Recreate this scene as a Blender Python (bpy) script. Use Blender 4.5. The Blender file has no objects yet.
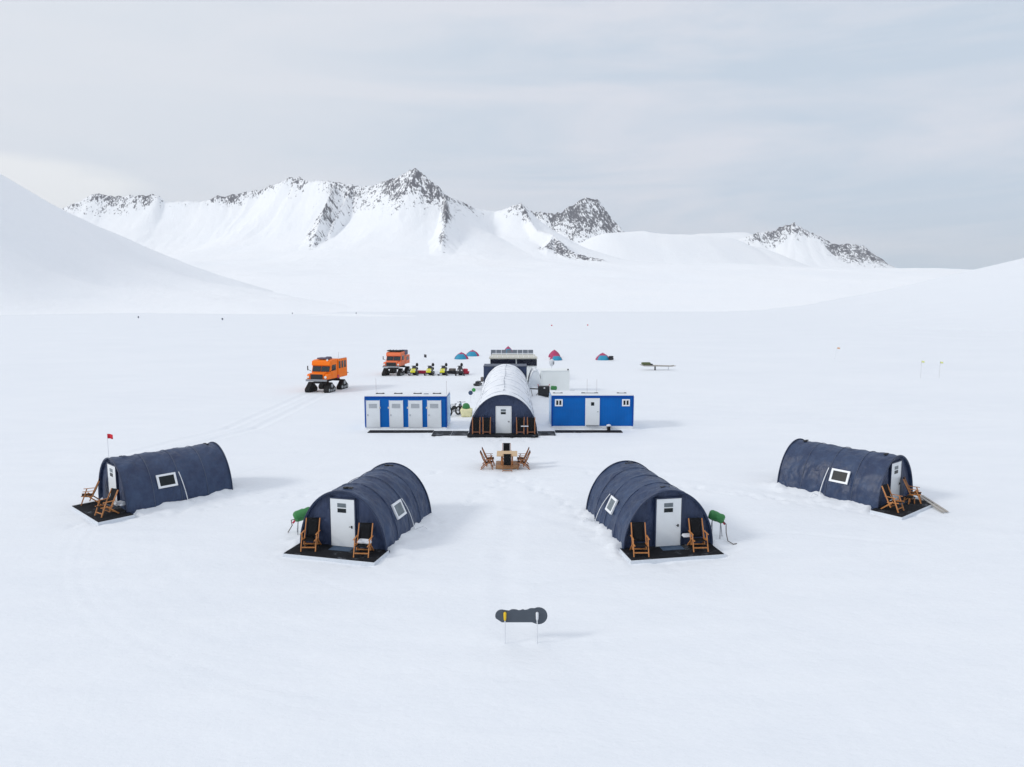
import bpy, bmesh, math, random
import numpy as np
from mathutils import Vector, Matrix, noise as mn
random.seed(7)
R = math.radians
C = bpy.context.scene.collection

# ------------------------------------------------------------------ materials
def new_mat(name):
    m = bpy.data.materials.new(name); m.use_nodes = True
    return m, m.node_tree.nodes, m.node_tree.links, m.node_tree.nodes['Principled BSDF']

def mat(name, col, rough=.6, metal=0, var=.10, vscale=6, bump=0.0, bscale=40, spec=.5, coat=0):
    """procedural paint / wood / cloth: base colour broken up by noise, roughness broken up too"""
    m, N, L, p = new_mat(name)
    tc = N.new('ShaderNodeTexCoord')
    n = N.new('ShaderNodeTexNoise'); n.inputs['Scale'].default_value = vscale; n.inputs['Detail'].default_value = 5
    L.new(tc.outputs['Object'], n.inputs['Vector'])
    mx = N.new('ShaderNodeMix'); mx.data_type = 'RGBA'
    mx.inputs['A'].default_value = [min(1, c*(1-var)) for c in col] + [1]
    mx.inputs['B'].default_value = [min(1, c*(1+var)) for c in col] + [1]
    L.new(n.outputs['Fac'], mx.inputs['Factor']); L.new(mx.outputs['Result'], p.inputs['Base Color'])
    mr = N.new('ShaderNodeMapRange'); mr.inputs['To Min'].default_value = rough*.8; mr.inputs['To Max'].default_value = min(1, rough*1.2)
    L.new(n.outputs['Fac'], mr.inputs['Value']); L.new(mr.outputs['Result'], p.inputs['Roughness'])
    p.inputs['Metallic'].default_value = metal
    p.inputs['Specular IOR Level'].default_value = spec
    p.inputs['Coat Weight'].default_value = coat
    if bump:
        n2 = N.new('ShaderNodeTexNoise'); n2.inputs['Scale'].default_value = bscale; n2.inputs['Detail'].default_value = 4
        L.new(tc.outputs['Object'], n2.inputs['Vector'])
        b = N.new('ShaderNodeBump'); b.inputs['Strength'].default_value = bump; b.inputs['Distance'].default_value = .02
        L.new(n2.outputs['Fac'], b.inputs['Height']); L.new(b.outputs['Normal'], p.inputs['Normal'])
    return m

def snow_mat():
    m, N, L, p = new_mat('packed_snow')
    tc = N.new('ShaderNodeTexCoord')
    def nz(scale, sx, sy, det, rot=0):
        mp = N.new('ShaderNodeMapping'); mp.inputs['Scale'].default_value = (sx, sy, 1); mp.inputs['Rotation'].default_value = (0, 0, rot)
        n = N.new('ShaderNodeTexNoise'); n.inputs['Scale'].default_value = scale; n.inputs['Detail'].default_value = det
        n.inputs['Roughness'].default_value = .6
        L.new(tc.outputs['Object'], mp.inputs['Vector']); L.new(mp.outputs['Vector'], n.inputs['Vector']); return n
    big = nz(.05, 1, 1.6, 4, .4)          # broad patches of wind crust and looser snow
    mid = nz(.5, .5, 1.7, 6, .2)          # drifted streaks
    fine = nz(5, .7, 1.3, 5)              # crust grain
    a = N.new('ShaderNodeMath'); a.operation = 'ADD'
    L.new(big.outputs['Fac'], a.inputs[0]); L.new(mid.outputs['Fac'], a.inputs[1])
    mr = N.new('ShaderNodeMapRange'); mr.inputs['From Min'].default_value = .75; mr.inputs['From Max'].default_value = 1.25
    L.new(a.outputs[0], mr.inputs['Value'])
    mx = N.new('ShaderNodeMix'); mx.data_type = 'RGBA'
    mx.inputs['A'].default_value = (.775, .803, .836, 1); mx.inputs['B'].default_value = (.812, .836, .862, 1)
    L.new(mr.outputs['Result'], mx.inputs['Factor']); L.new(mx.outputs['Result'], p.inputs['Base Color'])
    p.inputs['Roughness'].default_value = .7; p.inputs['Specular IOR Level'].default_value = .2
    b1 = N.new('ShaderNodeBump'); b1.inputs['Strength'].default_value = .35; b1.inputs['Distance'].default_value = .07
    L.new(mid.outputs['Fac'], b1.inputs['Height'])
    b2 = N.new('ShaderNodeBump'); b2.inputs['Strength'].default_value = .7; b2.inputs['Distance'].default_value = .03
    L.new(fine.outputs['Fac'], b2.inputs['Height']); L.new(b1.outputs['Normal'], b2.inputs['Normal'])
    L.new(b2.outputs['Normal'], p.inputs['Normal'])
    return m

def mountain_mat():
    m, N, L, p = new_mat('mountain_snow_and_rock')
    tc = N.new('ShaderNodeTexCoord')
    at = N.new('ShaderNodeAttribute'); at.attribute_name = 'rock'
    def nz(scale, sc, det, rough=.6, rot=0):
        mp = N.new('ShaderNodeMapping'); mp.inputs['Scale'].default_value = sc; mp.vector_type = 'POINT'
        r0 = N.new('ShaderNodeMapping'); r0.inputs['Rotation'].default_value = (0, rot, 0); L.new(tc.outputs['Object'], r0.inputs['Vector'])
        n = N.new('ShaderNodeTexNoise'); n.inputs['Scale'].default_value = scale; n.inputs['Detail'].default_value = det; n.inputs['Roughness'].default_value = rough
        L.new(r0.outputs['Vector'], mp.inputs['Vector']); L.new(mp.outputs['Vector'], n.inputs['Vector']); return n
    n1 = nz(.036, (1.5, 1, .5), 10, .74, .35)
    n2 = nz(.085, (1.4, 1, .16), 6, .66, .28)
    s = N.new('ShaderNodeMath'); s.operation = 'ADD'; L.new(n1.outputs['Fac'], s.inputs[0]); L.new(n2.outputs['Fac'], s.inputs[1])
    s2 = N.new('ShaderNodeMath'); s2.operation = 'MULTIPLY_ADD'; s2.inputs[1].default_value = 2.6; s2.inputs[2].default_value = -2.93
    L.new(s.outputs[0], s2.inputs[0])
    n0 = nz(.011, (1.2, 1, .5), 3, .5)
    s0 = N.new('ShaderNodeMath'); s0.operation = 'MULTIPLY_ADD'; s0.inputs[1].default_value = 1.3; s0.inputs[2].default_value = -.62
    L.new(n0.outputs['Fac'], s0.inputs[0])
    s01 = N.new('ShaderNodeMath'); s01.operation = 'ADD'; L.new(s0.outputs[0], s01.inputs[0]); L.new(s2.outputs[0], s01.inputs[1])
    s3 = N.new('ShaderNodeMath'); s3.operation = 'ADD'; L.new(s01.outputs[0], s3.inputs[0]); L.new(at.outputs['Fac'], s3.inputs[1])
    mr = N.new('ShaderNodeMapRange'); mr.inputs['From Min'].default_value = .44; mr.inputs['From Max'].default_value = .66
    L.new(s3.outputs[0], mr.inputs['Value'])
    gt = N.new('ShaderNodeMapRange'); gt.inputs['From Min'].default_value = .02; gt.inputs['From Max'].default_value = .12; L.new(at.outputs['Fac'], gt.inputs['Value'])
    mm = N.new('ShaderNodeMath'); mm.operation = 'MULTIPLY'; L.new(mr.outputs['Result'], mm.inputs[0]); L.new(gt.outputs['Result'], mm.inputs[1])
    rk = N.new('ShaderNodeMix'); rk.data_type = 'RGBA'
    rk.inputs['A'].default_value = (.05, .052, .068, 1); rk.inputs['B'].default_value = (.21, .21, .23, 1)
    L.new(n2.outputs['Fac'], rk.inputs['Factor'])
    n3 = nz(.004, (1, 1, 1), 4)
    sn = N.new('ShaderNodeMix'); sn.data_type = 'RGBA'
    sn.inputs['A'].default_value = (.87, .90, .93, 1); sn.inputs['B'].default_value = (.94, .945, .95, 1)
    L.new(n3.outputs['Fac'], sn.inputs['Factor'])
    mx = N.new('ShaderNodeMix'); mx.data_type = 'RGBA'
    L.new(mm.outputs[0], mx.inputs['Factor']); L.new(sn.outputs['Result'], mx.inputs['A']); L.new(rk.outputs['Result'], mx.inputs['B'])
    L.new(mx.outputs['Result'], p.inputs['Base Color'])
    p.inputs['Roughness'].default_value = .85; p.inputs['Specular IOR Level'].default_value = .15
    b = N.new('ShaderNodeBump'); b.inputs['Strength'].default_value = .35; b.inputs['Distance'].default_value = 12
    L.new(n1.outputs['Fac'], b.inputs['Height']); L.new(b.outputs['Normal'], p.inputs['Normal'])
    return m

def vinyl_mat(name, colA, colB, rough=.42, dist=.06):
    """coated tent fabric: creased, paler in random patches"""
    m, N, L, p = new_mat(name)
    tc = N.new('ShaderNodeTexCoord')
    mp = N.new('ShaderNodeMapping'); mp.inputs['Scale'].default_value = (1, .8, .55); mp.inputs['Rotation'].default_value = (.5, .3, .2)
    L.new(tc.outputs['Object'], mp.inputs['Vector'])
    n = N.new('ShaderNodeTexNoise'); n.inputs['Scale'].default_value = 2.2; n.inputs['Detail'].default_value = 6; n.inputs['Distortion'].default_value = .8
    L.new(mp.outputs['Vector'], n.inputs['Vector'])
    n2 = N.new('ShaderNodeTexNoise'); n2.inputs['Scale'].default_value = 1.3; n2.inputs['Detail'].default_value = 7; n2.inputs['Roughness'].default_value = .7
    L.new(tc.outputs['Object'], n2.inputs['Vector'])
    mr = N.new('ShaderNodeMapRange'); mr.inputs['From Min'].default_value = .38; mr.inputs['From Max'].default_value = .68
    L.new(n2.outputs['Fac'], mr.inputs['Value'])
    mx = N.new('ShaderNodeMix'); mx.data_type = 'RGBA'; mx.inputs['A'].default_value = (*colA, 1); mx.inputs['B'].default_value = (*colB, 1)
    L.new(mr.outputs['Result'], mx.inputs['Factor']); L.new(mx.outputs['Result'], p.inputs['Base Color'])
    r = N.new('ShaderNodeMapRange'); r.inputs['To Min'].default_value = rough*.8; r.inputs['To Max'].default_value = rough*1.4
    L.new(n2.outputs['Fac'], r.inputs['Value']); L.new(r.outputs['Result'], p.inputs['Roughness'])
    b = N.new('ShaderNodeBump'); b.inputs['Strength'].default_value = .6; b.inputs['Distance'].default_value = dist
    L.new(n.outputs['Fac'], b.inputs['Height'])
    n4 = N.new('ShaderNodeTexNoise'); n4.inputs['Scale'].default_value = 1.9; n4.inputs['Detail'].default_value = 2; n4.inputs['Distortion'].default_value = .3
    L.new(mp.outputs['Vector'], n4.inputs['Vector'])
    q1 = N.new('ShaderNodeMath'); q1.operation = 'SUBTRACT'; q1.inputs[1].default_value = .5; L.new(n4.outputs['Fac'], q1.inputs[0])
    q2 = N.new('ShaderNodeMath'); q2.operation = 'ABSOLUTE'; L.new(q1.outputs[0], q2.inputs[0])
    b3 = N.new('ShaderNodeBump'); b3.inputs['Strength'].default_value = .6; b3.inputs['Distance'].default_value = dist*2.6
    L.new(q2.outputs[0], b3.inputs['Height']); L.new(b.outputs['Normal'], b3.inputs['Normal']); L.new(b3.outputs['Normal'], p.inputs['Normal'])
    return m

def frosted_mat(name, col, frost, lo, hi, scale):
    m, N, L, p = new_mat(name)
    tc = N.new('ShaderNodeTexCoord')
    n = N.new('ShaderNodeTexNoise'); n.inputs['Scale'].default_value = scale; n.inputs['Detail'].default_value = 9; n.inputs['Roughness'].default_value = .75
    L.new(tc.outputs['Object'], n.inputs['Vector'])
    mr = N.new('ShaderNodeMapRange'); mr.inputs['From Min'].default_value = lo; mr.inputs['From Max'].default_value = hi
    L.new(n.outputs['Fac'], mr.inputs['Value'])
    mx = N.new('ShaderNodeMix'); mx.data_type = 'RGBA'; mx.inputs['A'].default_value = (*col, 1); mx.inputs['B'].default_value = (*frost, 1)
    L.new(mr.outputs['Result'], mx.inputs['Factor']); L.new(mx.outputs['Result'], p.inputs['Base Color'])
    p.inputs['Roughness'].default_value = .9; p.inputs['Specular IOR Level'].default_value = .2
    b = N.new('ShaderNodeBump'); b.inputs['Strength'].default_value = .4; b.inputs['Distance'].default_value = .01
    L.new(n.outputs['Fac'], b.inputs['Height']); L.new(b.outputs['Normal'], p.inputs['Normal'])
    return m

def wood_mat(name, a, b_, scale=9):
    m, N, L, p = new_mat(name)
    tc = N.new('ShaderNodeTexCoord')
    mp = N.new('ShaderNodeMapping'); mp.inputs['Scale'].default_value = (1, 6, 6)
    n = N.new('ShaderNodeTexNoise'); n.inputs['Scale'].default_value = scale; n.inputs['Detail'].default_value = 6
    L.new(tc.outputs['Object'], mp.inputs['Vector']); L.new(mp.outputs['Vector'], n.inputs['Vector'])
    mx = N.new('ShaderNodeMix'); mx.data_type = 'RGBA'; mx.inputs['A'].default_value = (*a, 1); mx.inputs['B'].default_value = (*b_, 1)
    L.new(n.outputs['Fac'], mx.inputs['Factor']); L.new(mx.outputs['Result'], p.inputs['Base Color'])
    p.inputs['Roughness'].default_value = .5
    return m

M = dict(
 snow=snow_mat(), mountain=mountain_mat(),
 navy=vinyl_mat('navy_tent_vinyl', (.014, .029, .078), (.036, .064, .132), .44, .07),
 navy_front=vinyl_mat('navy_end_vinyl', (.012, .025, .068), (.025, .044, .105), .5, .12),
 seam=mat('seam_tape', (.07, .09, .14), .5, var=.25),
 rim=mat('navy_edge_hem', (.016, .028, .068), .45, var=.2),
 white_cover=vinyl_mat('white_tent_vinyl', (.75, .78, .82), (.83, .845, .87), .6, .05),
 strap=mat('pale_webbing', (.7, .72, .74), .8),
 white=mat('white_painted_panel', (.74, .77, .79), .35, var=.05, vscale=3),
 frame=mat('white_window_frame', (.80, .82, .84), .4, var=.03),
 pane=mat('dark_window_glass', (.010, .015, .018), .35, var=.4, vscale=3, spec=.25),
 pale_pane=mat('pale_window_glass', (.15, .18, .20), .35, var=.5, vscale=4, spec=.3),  # the pale grey is the base colour itself
 louver=mat('grey_louver_metal', (.33, .36, .40), .5, metal=.2),
 blue=mat('blue_container_paint', (.002, .125, .45), .6, var=.22, vscale=1.1, spec=.18),
 blue_dark=mat('blue_container_trim', (.001, .060, .32), .6, var=.1, spec=.18),
 side_blue=mat('frosted_blue_side', (.36, .50, .68), .5, var=.2, vscale=2),
 roof_white=mat('white_container_roof', (.76, .78, .80), .55, var=.08, vscale=2),
 mat_black=frosted_mat('black_rubber_mat', (.010, .011, .014), (.22, .24, .27), .56, .80, 2.2),
 mat_grey=frosted_mat('snow_dusted_rubber_mat', (.028, .031, .037), (.35, .38, .42), .50, .85, 1.6),
 deck=mat('frosted_deck_board', (.66, .70, .75), .7, var=.08),
 doormat=mat('blue_grey_doormat', (.05, .085, .14), .9, var=.4, vscale=8),
 teak=wood_mat('teak_wood', (.38, .14, .04), (.62, .27, .085)),
 dark_teak=wood_mat('darker_teak_wood', (.24, .085, .03), (.42, .17, .065)),
 table_wood=wood_mat('pale_table_wood', (.50, .33, .17), (.68, .48, .28), 4),
 plinth_wood=wood_mat('oiled_plinth_wood', (.36, .19, .09), (.52, .29, .14), 4),
 plank_wood=wood_mat('weathered_plank_wood', (.28, .26, .23), (.50, .47, .43), 3),
 fabric=mat('black_sling_fabric', (.008, .009, .011), .9, spec=.2, var=.4, vscale=14, bump=.2, bscale=120),
 blanket=mat('white_blanket', (.70, .72, .76), .9, var=.1),
 green=mat('green_padded_cover', (.035, .20, .055), .65, var=.3, vscale=8, bump=.6, bscale=14),
 black_metal=mat('black_metal', (.012, .012, .014), .6, metal=.0, var=.3),
 grey_metal=mat('grey_metal', (.30, .31, .33), .4, metal=.7),
 hose=mat('grey_brown_hose', (.16, .14, .13), .6),
 orange=mat('orange_vehicle_paint', (.92, .185, .004), .5, var=.1, vscale=1.5, spec=.25),
 salmon=mat('faded_orange_vehicle_paint', (.80, .19, .075), .5, var=.18, vscale=1.5, spec=.3),
 rubber=mat('black_track_rubber', (.012, .012, .013), .75, var=.4, vscale=6),
 wheel=mat('track_wheel_metal', (.35, .37, .38), .4, metal=.6),
 glass=mat('vehicle_glass', (.02, .032, .04), .15, spec=.5, var=.3),
 chrome=mat('bright_metal', (.6, .6, .62), .25, metal=.8),
 lamp=mat('headlight_glass', (.75, .76, .74), .15),
 yellow=mat('yellow_cowl_plastic', (.62, .60, .03), .35),
 dark_plastic=mat('dark_cowl_plastic', (.025, .026, .032), .35, var=.3),
 mauve=mat('grey_mauve_load_cover', (.11, .10, .15), .7, var=.3),
 red=mat('red_plastic', (.52, .025, .06), .5),
 flag_red=mat('red_flag_cloth', (.62, .012, .03), .8),
 tent_blue=mat('blue_tent_nylon', (.015, .26, .42), .55, var=.2, vscale=3),
 tent_red=mat('crimson_tent_nylon', (.42, .035, .12), .55, var=.2, vscale=3),
 cream=mat('cream_roof_panel', (.55, .54, .47), .6, var=.12, vscale=2),
 dark_panel=mat('dark_panel_glass', (.008, .010, .022), .25, var=.4, vscale=2),
 grey_panel=mat('grey_blue_panel', (.13, .15, .18), .4, var=.3, vscale=3),
 pale_box=mat('pale_grey_green_panel', (.78, .81, .80), .6, var=.05, vscale=1),
 tarp_white=vinyl_mat('white_tarpaulin', (.70, .74, .78), (.78, .81, .84), .6, .05),
 yellow_bag=mat('pale_yellow_bag', (.76, .72, .42), .8, var=.2, vscale=4, bump=.5, bscale=6),
 navy_disc=mat('navy_disc_paint', (.03, .06, .12), .6),
 green_disc=mat('green_disc_paint', (.03, .26, .05), .6),
 teal=mat('teal_bike_paint', (.05, .22, .28), .35),
 slate=mat('slate_grey_board', (.062, .078, .10), .55, var=.12, vscale=6),
 grip_yellow=mat('yellow_grip', (.80, .52, .01), .5),
 pole_white=mat('white_pole', (.72, .74, .77), .4),
 pole_grey=mat('thin_cane', (.45, .42, .42), .7),
 flag_orange=mat('orange_flag_cloth', (.72, .42, .25), .8),
 flag_yellow=mat('yellow_green_flag_cloth', (.70, .74, .30), .8),
 olive=mat('olive_canvas', (.10, .12, .05), .9, var=.3),
)

# ------------------------------------------------------------------ mesh builder
class MB:
    def __init__(s): s.bm = bmesh.new()
    def box(s, c, d, rot=None, bev=0):
        m = Matrix.Translation(c) @ (rot.to_4x4() if rot else Matrix.Identity(4)) @ Matrix.Diagonal((*d, 1))
        r = bmesh.ops.create_cube(s.bm, size=1, matrix=m)
        if bev:
            es = list({e for v in r['verts'] for e in v.link_edges})
            bmesh.ops.bevel(s.bm, geom=es, offset=bev, segments=2, affect='EDGES', profile=.6)
        return s
    def bar(s, a, b, w, h=None, up=(0, 0, 1)):
        a, b = Vector(a), Vector(b); h = h or w; y = (b-a); L = y.length; y.normalize()
        x = y.cross(Vector(up))
        if x.length < 1e-4: x = Vector((1, 0, 0))
        x.normalize(); z = x.cross(y)
        s.box((a+b)/2, (w, L, h), Matrix((x, y, z)).transposed()); return s
    def tube(s, pts, r, n=8, cap=True):
        pts = [Vector(p) for p in pts]; rings = []
        for i, p in enumerate(pts):
            t = (pts[min(i+1, len(pts)-1)] - pts[max(i-1, 0)]).normalized()
            u = t.cross(Vector((0, 0, 1)))
            if u.length < .05: u = t.cross(Vector((0, 1, 0)))
            u.normalize(); w = t.cross(u); rr = r[i] if isinstance(r, (list, tuple)) else r
            rings.append([s.bm.verts.new(p + (u*math.cos(k*2*math.pi/n) + w*math.sin(k*2*math.pi/n))*rr) for k in range(n)])
        for a, b in zip(rings, rings[1:]):
            for k in range(n):
                s.bm.faces.new((a[k], a[(k+1) % n], b[(k+1) % n], b[k]))
        if cap:
            s.bm.faces.new(rings[0][::-1]); s.bm.faces.new(rings[-1])
        return s
    def ring(s, c, R_, r, axis='x', n=24, k=6):
        c = Vector(c); rings = []
        for i in range(n):
            a = i*2*math.pi/n
            d = {'x': Vector((0, math.cos(a), math.sin(a))), 'y': Vector((math.cos(a), 0, math.sin(a))), 'z': Vector((math.cos(a), math.sin(a), 0))}[axis]
            ax = {'x': Vector((1, 0, 0)), 'y': Vector((0, 1, 0)), 'z': Vector((0, 0, 1))}[axis]
            rings.append([s.bm.verts.new(c + d*(R_ + r*math.cos(j*2*math.pi/k)) + ax*r*math.sin(j*2*math.pi/k)) for j in range(k)])
        for i in range(n):
            a, b = rings[i], rings[(i+1) % n]
            for j in range(k): s.bm.faces.new((a[j], a[(j+1) % k], b[(j+1) % k], b[j]))
        return s
    def ball(s, c, d, u=16, v=10, rot=None):
        m = Matrix.Translation(c) @ (rot.to_4x4() if rot else Matrix.Identity(4)) @ Matrix.Diagonal((*d, 1))
        bmesh.ops.create_uvsphere(s.bm, u_segments=u, v_segments=v, radius=.5, matrix=m); return s
    def prism(s, poly, axis, a, b):
        """outline extruded along an axis from a to b; axis 'x': poly is (y,z), 'y': (x,z), 'z': (x,y)"""
        f = {'x': lambda p, t: (t, p[0], p[1]), 'y': lambda p, t: (p[0], t, p[1]), 'z': lambda p, t: (p[0], p[1], t)}[axis]
        A = [s.bm.verts.new(f(p, a)) for p in poly]; B = [s.bm.verts.new(f(p, b)) for p in poly]
        n = len(poly)
        s.bm.faces.new(A); s.bm.faces.new(B[::-1])
        for i in range(n): s.bm.faces.new((A[i], B[i], B[(i+1) % n], A[(i+1) % n]))
        return s
    def grid(s, P):
        V = [[s.bm.verts.new(p) for p in row] for row in P]
        for a, b in zip(V, V[1:]):
            for i in range(len(a)-1): s.bm.faces.new((a[i], a[i+1], b[i+1], b[i]))
        return V
    def build(s, name, m, parent=None, label=None, smooth=False, bevel=0, solid=0):
        bmesh.ops.recalc_face_normals(s.bm, faces=s.bm.faces)
        me = bpy.data.meshes.new(name); s.bm.to_mesh(me); s.bm.free()
        me.materials.append(M[m] if isinstance(m, str) else m)
        o = bpy.data.objects.new(name, me); C.objects.link(o)
        if smooth:
            me.polygons.foreach_set('use_smooth', [True]*len(me.polygons))
        if solid:
            d = o.modifiers.new('thickness', 'SOLIDIFY'); d.thickness = solid; d.offset = -1
        if bevel:
            d = o.modifiers.new('edge', 'BEVEL'); d.width = bevel; d.segments = 2; d.limit_method = 'ANGLE'
        if parent: o.parent = parent
        if label: o['label'] = label
        return o

def tag(o, label=None, cat=None, group=None, kind=None):
    if label: o['label'] = label
    if cat: o['category'] = cat
    if group: o['group'] = group
    if kind: o['kind'] = kind
    return o
def thing(name, label, cat, loc=(0, 0, 0), rz=0, group=None):
    o = bpy.data.objects.new(name, None); C.objects.link(o); o.empty_display_size = .3
    o.location = loc; o.rotation_euler = (0, 0, rz)
    return tag(o, label, cat, group)
def dup(src, label, loc, rz=0, group=None, rot=None, scale=None):
    def cp(o, par):
        c = o.copy(); C.objects.link(c); c.parent = par
        for k in o.children: cp(k, c)
        return c
    kids = list(src.children)
    r = src.copy(); C.objects.link(r)
    for k in kids: cp(k, r)
    r.location = loc; r.rotation_euler = rot if rot else (0, 0, rz)
    if scale: r.scale = scale
    r['label'] = label
    if group: r['group'] = group
    return r

# ------------------------------------------------------------------ numpy noise
_rs = np.random.RandomState(11); _perm = _rs.rand(256, 256)
def vn(x, y):
    xi = np.floor(x).astype(int); yi = np.floor(y).astype(int); fx = x-xi; fy = y-yi
    fx = fx*fx*fx*(fx*(fx*6-15)+10); fy = fy*fy*fy*(fy*(fy*6-15)+10)
    g = lambda a, b: _perm[a & 255, b & 255]
    return (g(xi, yi)*(1-fx)+g(xi+1, yi)*fx)*(1-fy) + (g(xi, yi+1)*(1-fx)+g(xi+1, yi+1)*fx)*fy - .5
def fbm(x, y, o=4, g=.5):
    s = 0; a = 1; c, d = math.cos(.6), math.sin(.6)
    for i in range(o):
        s = s + a*vn(x+17.3*i, y+5.1*i); a *= g; x, y = (c*x-d*y)*2.03, (d*x+c*y)*2.03
    return s
def sstep(t): t = np.clip(t, 0, 1); return t*t*(3-2*t)

# ------------------------------------------------------------------ tent layout (metres)
TW, TH, TL = 3.5, 2.25, 4.78
TENTS = [  # x, y of the middle of the front, heading of the axis, side of the window
 ('FL', -6.32, 24.80, .246, 1), ('FR', 5.86, 24.86, -.178, -1),
 ('LL', -18.02, 30.14, .728, 1), ('RR', 17.6, 30.68, -.66, -1)]

# ------------------------------------------------------------------ snow plain
def axis_coords(core, grow, lim):
    out = list(core); st = core[1]-core[0]; v = core[-1]
    while v < lim: st *= grow; v += st; out.append(v)
    return out
half = axis_coords(np.arange(0, 24, .15), 1.09, 9000)
xs = np.array([-v for v in half[:0:-1]] + half)
ys = list(np.arange(7, 38, .13)) + list(np.arange(38, 120, .4))
st = .4; v = ys[-1]
while v < 9500: st *= 1.05; v += st; ys.append(v)
st = .13; v = 7.
lo = []
while v > -1500: st *= 1.15; v -= st; lo.append(v)
ys = np.array(lo[::-1] + ys)
X, Y = np.meshgrid(xs, ys)
Z = .05*fbm(X/9, Y/7, 4)*np.exp(-np.maximum(0, Y-130)/400) + .35*fbm(X/60, Y/45, 3)*sstep((Y-125)/200)*np.exp(-np.maximum(0, Y-900)/600)
dcam = np.hypot(X, Y)
# wind-carved ridges
sas = np.maximum(0, fbm(X/3.4 + .35*Y/3, Y/1.15, 4))
Z += .038*sas*np.exp(-((dcam-15)/45)**2)
Z += .012*fbm(X/.5, Y/.35, 3)*np.exp(-np.maximum(0, dcam-20)/25)
# drifts banked against the tents
for n_, cx, cy, ph, side in TENTS:
    ax = (math.sin(ph), math.cos(ph)); rt = (math.cos(ph), -math.sin(ph))
    u = (X-cx)*rt[0] + (Y-cy)*rt[1]; w = (X-cx)*ax[0] + (Y-cy)*ax[1]
    du = np.maximum(0, np.abs(u)-TW/2+.05); dw = np.maximum(0, w-TL) + np.maximum(0, .15-w)*4
    d = np.hypot(du, dw)
    lump = .17 + .13*fbm(X/.6, Y/.6, 5, .62)
    Z += lump*np.exp(-(d/.62)**1.6)*sstep((w+.25)/.5)
    # dug-out snow thrown clear of the walls, rough
    dd = np.hypot(np.maximum(0, np.abs(u)-TW/2-.3), np.maximum(0, np.abs(w-TL/2)-TL/2-.2))
    Z += .15*np.maximum(0, fbm(X/.34+3, Y/.34, 4, .6)+.02)*np.exp(-(dd/.85)**2)
    # the snow pressed lower where the deck lies
    of_ = {'LL': .64, 'RR': -.5, 'FR': -.08, 'FL': 0}[n_]
    dk = (np.abs(u-of_) < TW/2+.12) & (w < .15) & (w > -1.45)
    Z = np.where(dk, np.minimum(Z, -.02), Z)
# trodden and driven lines: shallow grooves
def groove(pts, width, depth, rough=.4):
    global Z
    for a, b in zip(pts, pts[1:]):
        ax_, ay = a; bx, by = b; L2 = (bx-ax_)**2+(by-ay)**2
        t = np.clip(((X-ax_)*(bx-ax_)+(Y-ay)*(by-ay))/L2, 0, 1)
        d = np.hypot(X-ax_-t*(bx-ax_), Y-ay-t*(by-ay))
        Z = Z - depth*np.exp(-(d/width)**2)*(1+rough*2*vn(X/.3, Y/.3)) + depth*.5*np.exp(-((d-width*1.9)/(width*.6))**2)
groove([(-27.8, 34.5), (-27.3, 38), (-26.9, 42.3)], .10, .05)
def arc(cx, cy, r, a0, a1, n=14): return [(cx+r*math.cos(R(a0+(a1-a0)*i/n)), cy+r*math.sin(R(a0+(a1-a0)*i/n))) for i in range(n+1)]
for r_ in (15.6, 17.1): groove(arc(0, 33, r_, 205, 335), .22, .007)
groove([(0, 18), (-.3, 24), (.2, 30), (-.3, 36), (-.5, 46)], .35, .015)
groove([(.2, 30), (3, 27), (5.6, 23)], .3, .015); groove([(-.2, 30), (-3, 27), (-6.4, 23)], .3, .015)
groove([(-.4, 40), (-8, 36), (-16, 29.5), (-19, 27)], .35, .015); groove([(-.4, 40), (8, 36), (15, 31), (18.5, 28)], .35, .015)
groove([(-21, 69), (-21, 50), (-24, 40)], .3, .04); groove([(-19, 69), (-19, 50), (-22, 40)], .3, .04)
for r_, a0, a1 in ((18.6, 195, 260), (19.1, 198, 268), (20.6, 290, 345), (21.1, 288, 342), (13.2, 215, 250), (23.5, 205, 240), (24.1, 205, 242), (24.5, 300, 330), (11.5, 285, 320)):
    groove(arc(.5, 33, r_, a0, a1), .12, .008)
for q in range(14):
    a_ = random.uniform(0, 6.28); cx_, cy_ = random.uniform(-24, 24), random.uniform(20, 62)
    groove([(cx_, cy_), (cx_+5*math.cos(a_), cy_+3*math.sin(a_)), (cx_+11*math.cos(a_+.2), cy_+6*math.sin(a_+.3))], .12, .02)
_fp = random.Random(5)
for path in ([(.1, 35.6), (-2, 31), (-5.6, 23)], [(.3, 35.6), (2.5, 31), (5.6, 23)], [(-1, 45.5), (-.6, 41), (-.4, 39.8)], [(-4, 36.5), (-10, 32), (-18.5, 27.5)], [(4, 36.5), (10, 33), (17.5, 28.5)], [(-7, 47.3), (-4, 46), (0, 45.4), (5, 47.2)]):
    for (x0_, y0_), (x1_, y1_) in zip(path, path[1:]):
        n_s = int(math.hypot(x1_-x0_, y1_-y0_)/.33)
        for q in range(n_s*2):
            fx, fy = x0_+(x1_-x0_)*q/(n_s*2)+_fp.gauss(0, .28), y0_+(y1_-y0_)*q/(n_s*2)+_fp.gauss(0, .28)
            ix = np.searchsorted(xs, [fx-.5, fx+.5]); iy = np.searchsorted(ys, [fy-.5, fy+.5])
            sl_ = (slice(iy[0], iy[1]), slice(ix[0], ix[1]))
            Z[sl_] -= .055*np.exp(-((X[sl_]-fx)/.13)**2-((Y[sl_]-fy)/.17)**2)
for k in range(5): groove([(-40, 62-3*k), (0, 58-2*k if k > 3 else 60), (12, 58)] if False else [(10+2*k, 60+2*k), (22+3*k, 52+2*k), (45+3*k, 50+3*k)], .22, .05)
Z += -.05*np.exp(-(np.hypot(X+.1, Y-38)/2.6)**4)
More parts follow.
